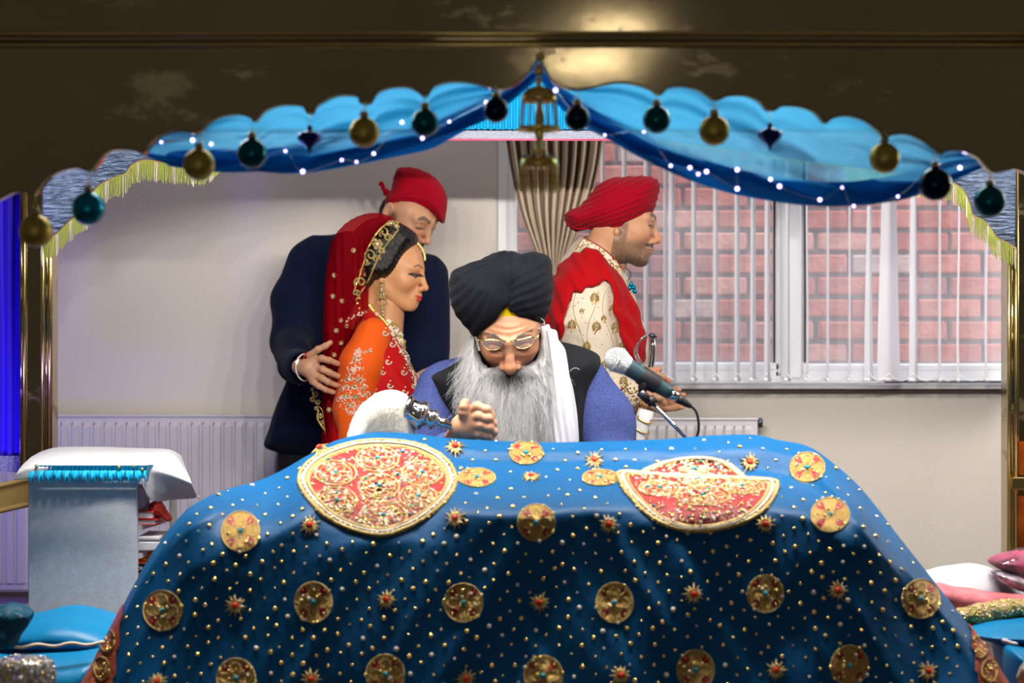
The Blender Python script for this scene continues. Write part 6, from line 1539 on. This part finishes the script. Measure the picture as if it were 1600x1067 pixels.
# beard: core volume plus strands
brd = [(739,520),(733,540),(727,565),(721,590),(719,615),(722,645),(730,680),(738,720),(760,750),(840,750),(864,720),(866,690),(866,640),(863,590),(857,550),(850,520),(846,530),(840,560),(822,572),(808,577),(795,573),(782,577),(766,578),(750,562),(744,535)]
def bdF(g):
    g.add(g.inflate(brd, 4.722, .046, .035))
    g.sub(g.ell(P(795,539,4.64), (.066,.085,.062)), .01)
    g.add(g.cone(P(768,583,4.690), P(789,578,4.684), .011, .009), .01); g.add(g.cone(P(824,581,4.690), P(802,578,4.684), .011, .009), .01)
lo, hi = bb(708, 880, 505, 765, 4.722, -.12, .09)
g = Grid(lo, hi, .003); bdF(g); V, Fa = g.mesh()
V = folds(V, Fa, .004, lambda v: 1-2*np.abs(vnoise(v*np.array([70,70,14]), 3)))
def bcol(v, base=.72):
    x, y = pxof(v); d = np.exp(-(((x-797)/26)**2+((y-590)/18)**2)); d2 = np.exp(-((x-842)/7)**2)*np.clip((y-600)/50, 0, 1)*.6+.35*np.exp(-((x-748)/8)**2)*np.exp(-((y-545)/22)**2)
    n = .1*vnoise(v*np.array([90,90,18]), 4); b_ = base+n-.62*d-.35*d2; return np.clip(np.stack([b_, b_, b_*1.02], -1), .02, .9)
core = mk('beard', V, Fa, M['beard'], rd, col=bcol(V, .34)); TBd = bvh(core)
N = 5200; rx = RNG.uniform(722, 866, N*3); ry = RNG.uniform(520, 735, N*3); R0 = []; T0 = []
for x, y in zip(rx, ry):
    if len(R0) >= N: break
    h0 = cast(TBd, x, y)
    if h0 is None: continue
    Lp = RNG.uniform(22, 60); dx = (x-795)/70*RNG.uniform(4, 16)+RNG.normal(0, 5)
    if y < 600: dx = (x-795)/70*RNG.uniform(14, 30)*(1 if abs(x-795) > 8 else .4)+RNG.normal(0, 4); Lp *= .75
    x1, y1 = x+dx, y+Lp
    h1 = cast(TBd, x1, y1); Y1 = (h1[0][1] if h1 is not None else h0[0][1]+.01)-RNG.uniform(.001, .010)
    R0.append(h0[0]); T0.append(P(x1, y1, Y1))
# moustache
for k in range(900):
    sd = random.choice((-1, 1)); t = RNG.rand(); x = 796+sd*(2+t*34)+RNG.normal(0, 1); y = 575+5*t+RNG.uniform(-1, 5); h0 = cast(TBd, x, y); Y0 = h0[0][1]-.001 if h0 is not None else 4.685
    R0.append(P(x, y, Y0)); L_ = RNG.uniform(12, 24); T0.append(P(x+sd*L_*(.25+.6*t)+RNG.normal(0, 1.5), y+L_*(.95-.5*t), Y0-RNG.uniform(-.006, .006)))
# wisps over the vest
for k in range(170):
    y = RNG.uniform(585, 660); R0.append(P(726+RNG.uniform(0, 8), y, 4.69)); T0.append(P(716-RNG.uniform(0, 9), y+RNG.uniform(-4, 22), 4.69))
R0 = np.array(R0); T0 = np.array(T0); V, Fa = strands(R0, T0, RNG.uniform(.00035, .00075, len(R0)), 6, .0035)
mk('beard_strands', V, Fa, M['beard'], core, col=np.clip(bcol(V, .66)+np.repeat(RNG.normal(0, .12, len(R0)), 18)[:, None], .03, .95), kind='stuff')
m = MB()
for cx, cy, r, a0, a1 in ((718,617,6,.5,5.2),(716,632,9,2.6,5.6),(899,582,8,3.4,5.6),(722,603,5,1,5),(842,505,9,-1.2,1.8),(848,512,7,-1.5,1.5),(716,590,5,2,6)):
    m.tube([P(cx+r*math.cos(a), cy+r*.9*math.sin(a), 4.66) for a in np.linspace(a0, a1, 14)], .0005, 4)
m.build('loose_hairs', M['whitecloth'], core)
# grey brow hairs
TBR = bvh([o for o in rd.children if o.name.startswith('body')][0])
R0 = []; T0 = []
for sd, pts in ((-1, [(781,527),(772,523),(762,520),(754,519)]), (1, [(806,526),(816,521),(825,517),(832,516)])):
    c_ = catmull(pts, 10, False)
    for k in range(110):
        q = c_[RNG.randint(len(c_))]+RNG.normal(0, 1.1, 2); hh = cast(TBR, q[0], q[1])
        Y_ = 4.63 if hh is None else hh[0][1]-.001
        R0.append(P(q[0], q[1], Y_)); T0.append(P(q[0]+sd*RNG.uniform(3, 7), q[1]-RNG.uniform(-1, 3), Y_-.003))
V, Fa = strands(np.array(R0), np.array(T0), np.full(len(R0), .0005), 4, .001); mk('eyebrow_hairs', V, Fa, M['beard'], rd, col=np.tile(np.repeat(RNG.uniform(.04, .35, len(R0)), 12)[:, None], (1, 3)), kind='stuff')

# ---------------------------------------------------------------- fly whisk
wk = thing('fly_whisk', 'white hair whisk with chrome handle held in the reader fist', 'whisk', P(640, 660, YHh))
axd = RP(775,687)-RP(640,638); axd /= np.linalg.norm(axd); c0 = RP(634,640)
m = MB(); m.lathe([(0,-.004),(.031,-.004),(.036,.0),(.037,.004),(.033,.008),(.030,.016),(.031,.028),(.035,.036),(.036,.040),(.031,.046),(.022,.050),(.019,.056),(.024,.062),(.025,.067),(.020,.073),(.012,.078),(.0105,.084),(.0145,.088),(.0145,.092),(.010,.098),(.008,.12),(.0085,.14),(.0075,.17),(.0065,.22),(.006,.245),(.009,.250),(.010,.256),(.006,.262),(0,.264)], c0, axd, 32); m.build('chrome_handle', M['chrome'], wk)
wp = [(543,690),(545,672),(553,650),(568,630),(587,615),(608,609),(626,612),(640,622),(646,640),(648,664),(650,690),(640,760),(560,760)]
g = Grid(*bb(535, 662, 600, 770, YHh+.02, -.09, .09), .004); g.add(g.inflate(wp, YHh+.02, .062, .045)); V, Fa = g.mesh(); wo_ = mk('hair_tuft', V, Fa, M['whisk'], wk); TW = bvh(wo_)
R0 = []; T0 = []
for k in range(2600):
    a = RNG.rand(); x = 638-a*RNG.uniform(0, 70); y = RNG.uniform(612, 668); h0 = cast(TW, x, y)
    if h0 is None: continue
    tx_ = x-RNG.uniform(8, 34)*(.4+(640-x)/90); ty = y+RNG.uniform(14, 48); h1 = cast(TW, tx_, ty); Y1 = h1[0][1] if h1 is not None else h0[0][1]
    R0.append(h0[0]); T0.append(P(tx_, ty, Y1-RNG.uniform(0, .004)))
V, Fa = strands(np.array(R0), np.array(T0), np.full(len(R0), .0006), 5, .003); mk('hair_strands', V, Fa, M['whisk'], wo_, kind='stuff')

# ---------------------------------------------------------------- microphone and stand
YMc = 4.60
mic = thing('microphone', 'dark handheld microphone with silver mesh head pointing at the reader', 'microphone', P(1010, 590, YMc))
ca, cbb = P(964,562,YMc), P(1081,636,YMc+.02); ax = cbb-ca; Lm = np.linalg.norm(ax); ax /= Lm; px1 = S(YMc)
m = MB(); R_ = 19.5*px1; m.lathe([(0,-R_)]+[(R_*math.sin(t), -R_*math.cos(t)) for t in np.linspace(.15, 1.5, 9)]+[(R_*1.0,.004),(R_*.95,.010),(R_*.80,R_*.95),(R_*.72,R_*1.05)], ca, ax, 32)
gr = m.build('mesh_head', M['grille'], mic)
m = MB(); m.tube([ca+ax*.0012+R_*1.02*(math.cos(a)*np.cross(ax, (0,1,0))/np.linalg.norm(np.cross(ax, (0,1,0)))+math.sin(a)*np.cross(ax, np.cross(ax, (0,1,0)))/np.linalg.norm(np.cross(ax, (0,1,0)))) for a in np.linspace(0, 6.283, 32, endpoint=False)], .0022, 6, closed=True); m.build('mesh_ring', M['grille'], mic)
m = MB(); q = lambda t: t*px1; m.lathe([(0,q(17)),(q(13.5),q(17)),(q(14),q(20)),(q(13.2),q(40)),(q(12.4),q(62)),(q(11.2),q(90)),(q(9.5),q(100)),(0,q(101))], ca, ax, 28); m.build('mic_body', M['micblack'], mic)
m = MB(); m.lathe([(0,q(100)),(q(8.6),q(100)),(q(8.8),q(103)),(q(8.6),q(113)),(0,q(114))], ca, ax, 24); m.build('connector', M['chrome'], mic)
m = MB(); m.lathe([(0,q(112)),(q(8),q(113)),(q(7),q(120)),(q(5.2),q(132)),(q(3.4),q(139)),(0,q(139.5))], ca, ax, 20); m.build('connector_boot', M['rubber'], mic)
m = MB(); m.tube([P(a, b, YMc+.02) for a, b in catmull([(1080,635),(1087,642),(1091,655),(1091.5,671),(1088,684),(1082,695)], 6, False)]+[P(1072,715,YMc), P(1060,760,YMc)], .0032, 8); m.build('cable', M['rubber'], mic)
st = thing('microphone_stand', 'chrome boom microphone stand with black clip rising from behind the cover', 'stand', P(1077, 760, YMc+.06))
m = MB(); m.lathe([(q(14.6),q(44)),(q(15.2),q(46)),(q(14.6),q(74)),(q(14.2),q(76))], ca+(0,.0,0), ax, 24); m.tube([P(1009,592,YMc), P(1004,606,YMc+.004), P(1003,613,YMc+.004)], [.014,.011,.009], 12); m.tube([P(1000,613,YMc-.008), P(1014,626,YMc-.002)], .0105, 12); m.tube([P(1014,621,YMc), P(1021,632,YMc)], .012, 10); m.build('clip', M['rubber'], st)
m = MB(); m.ball(P(1004,614,YMc-.014), .0062, 10); m.build('clip_screw', M['chrome'], st)
m = MB(); m.tube([P(1017,628,YMc), P(1077,689,YMc+.03), P(1140,752,YMc+.06)], .0048, 10); m.tube([P(1140,752,YMc+.06), (P(1140,0,YMc+.06)[0], YMc+.06, .52)], .008, 10); m.tube([(P(1140,0,YMc)[0]-.10, YMc+.06, .508), (P(1140,0,YMc)[0]+.10, YMc+.06, .508)], .007, 8); m.build('boom_arm', M['chrome'], st)
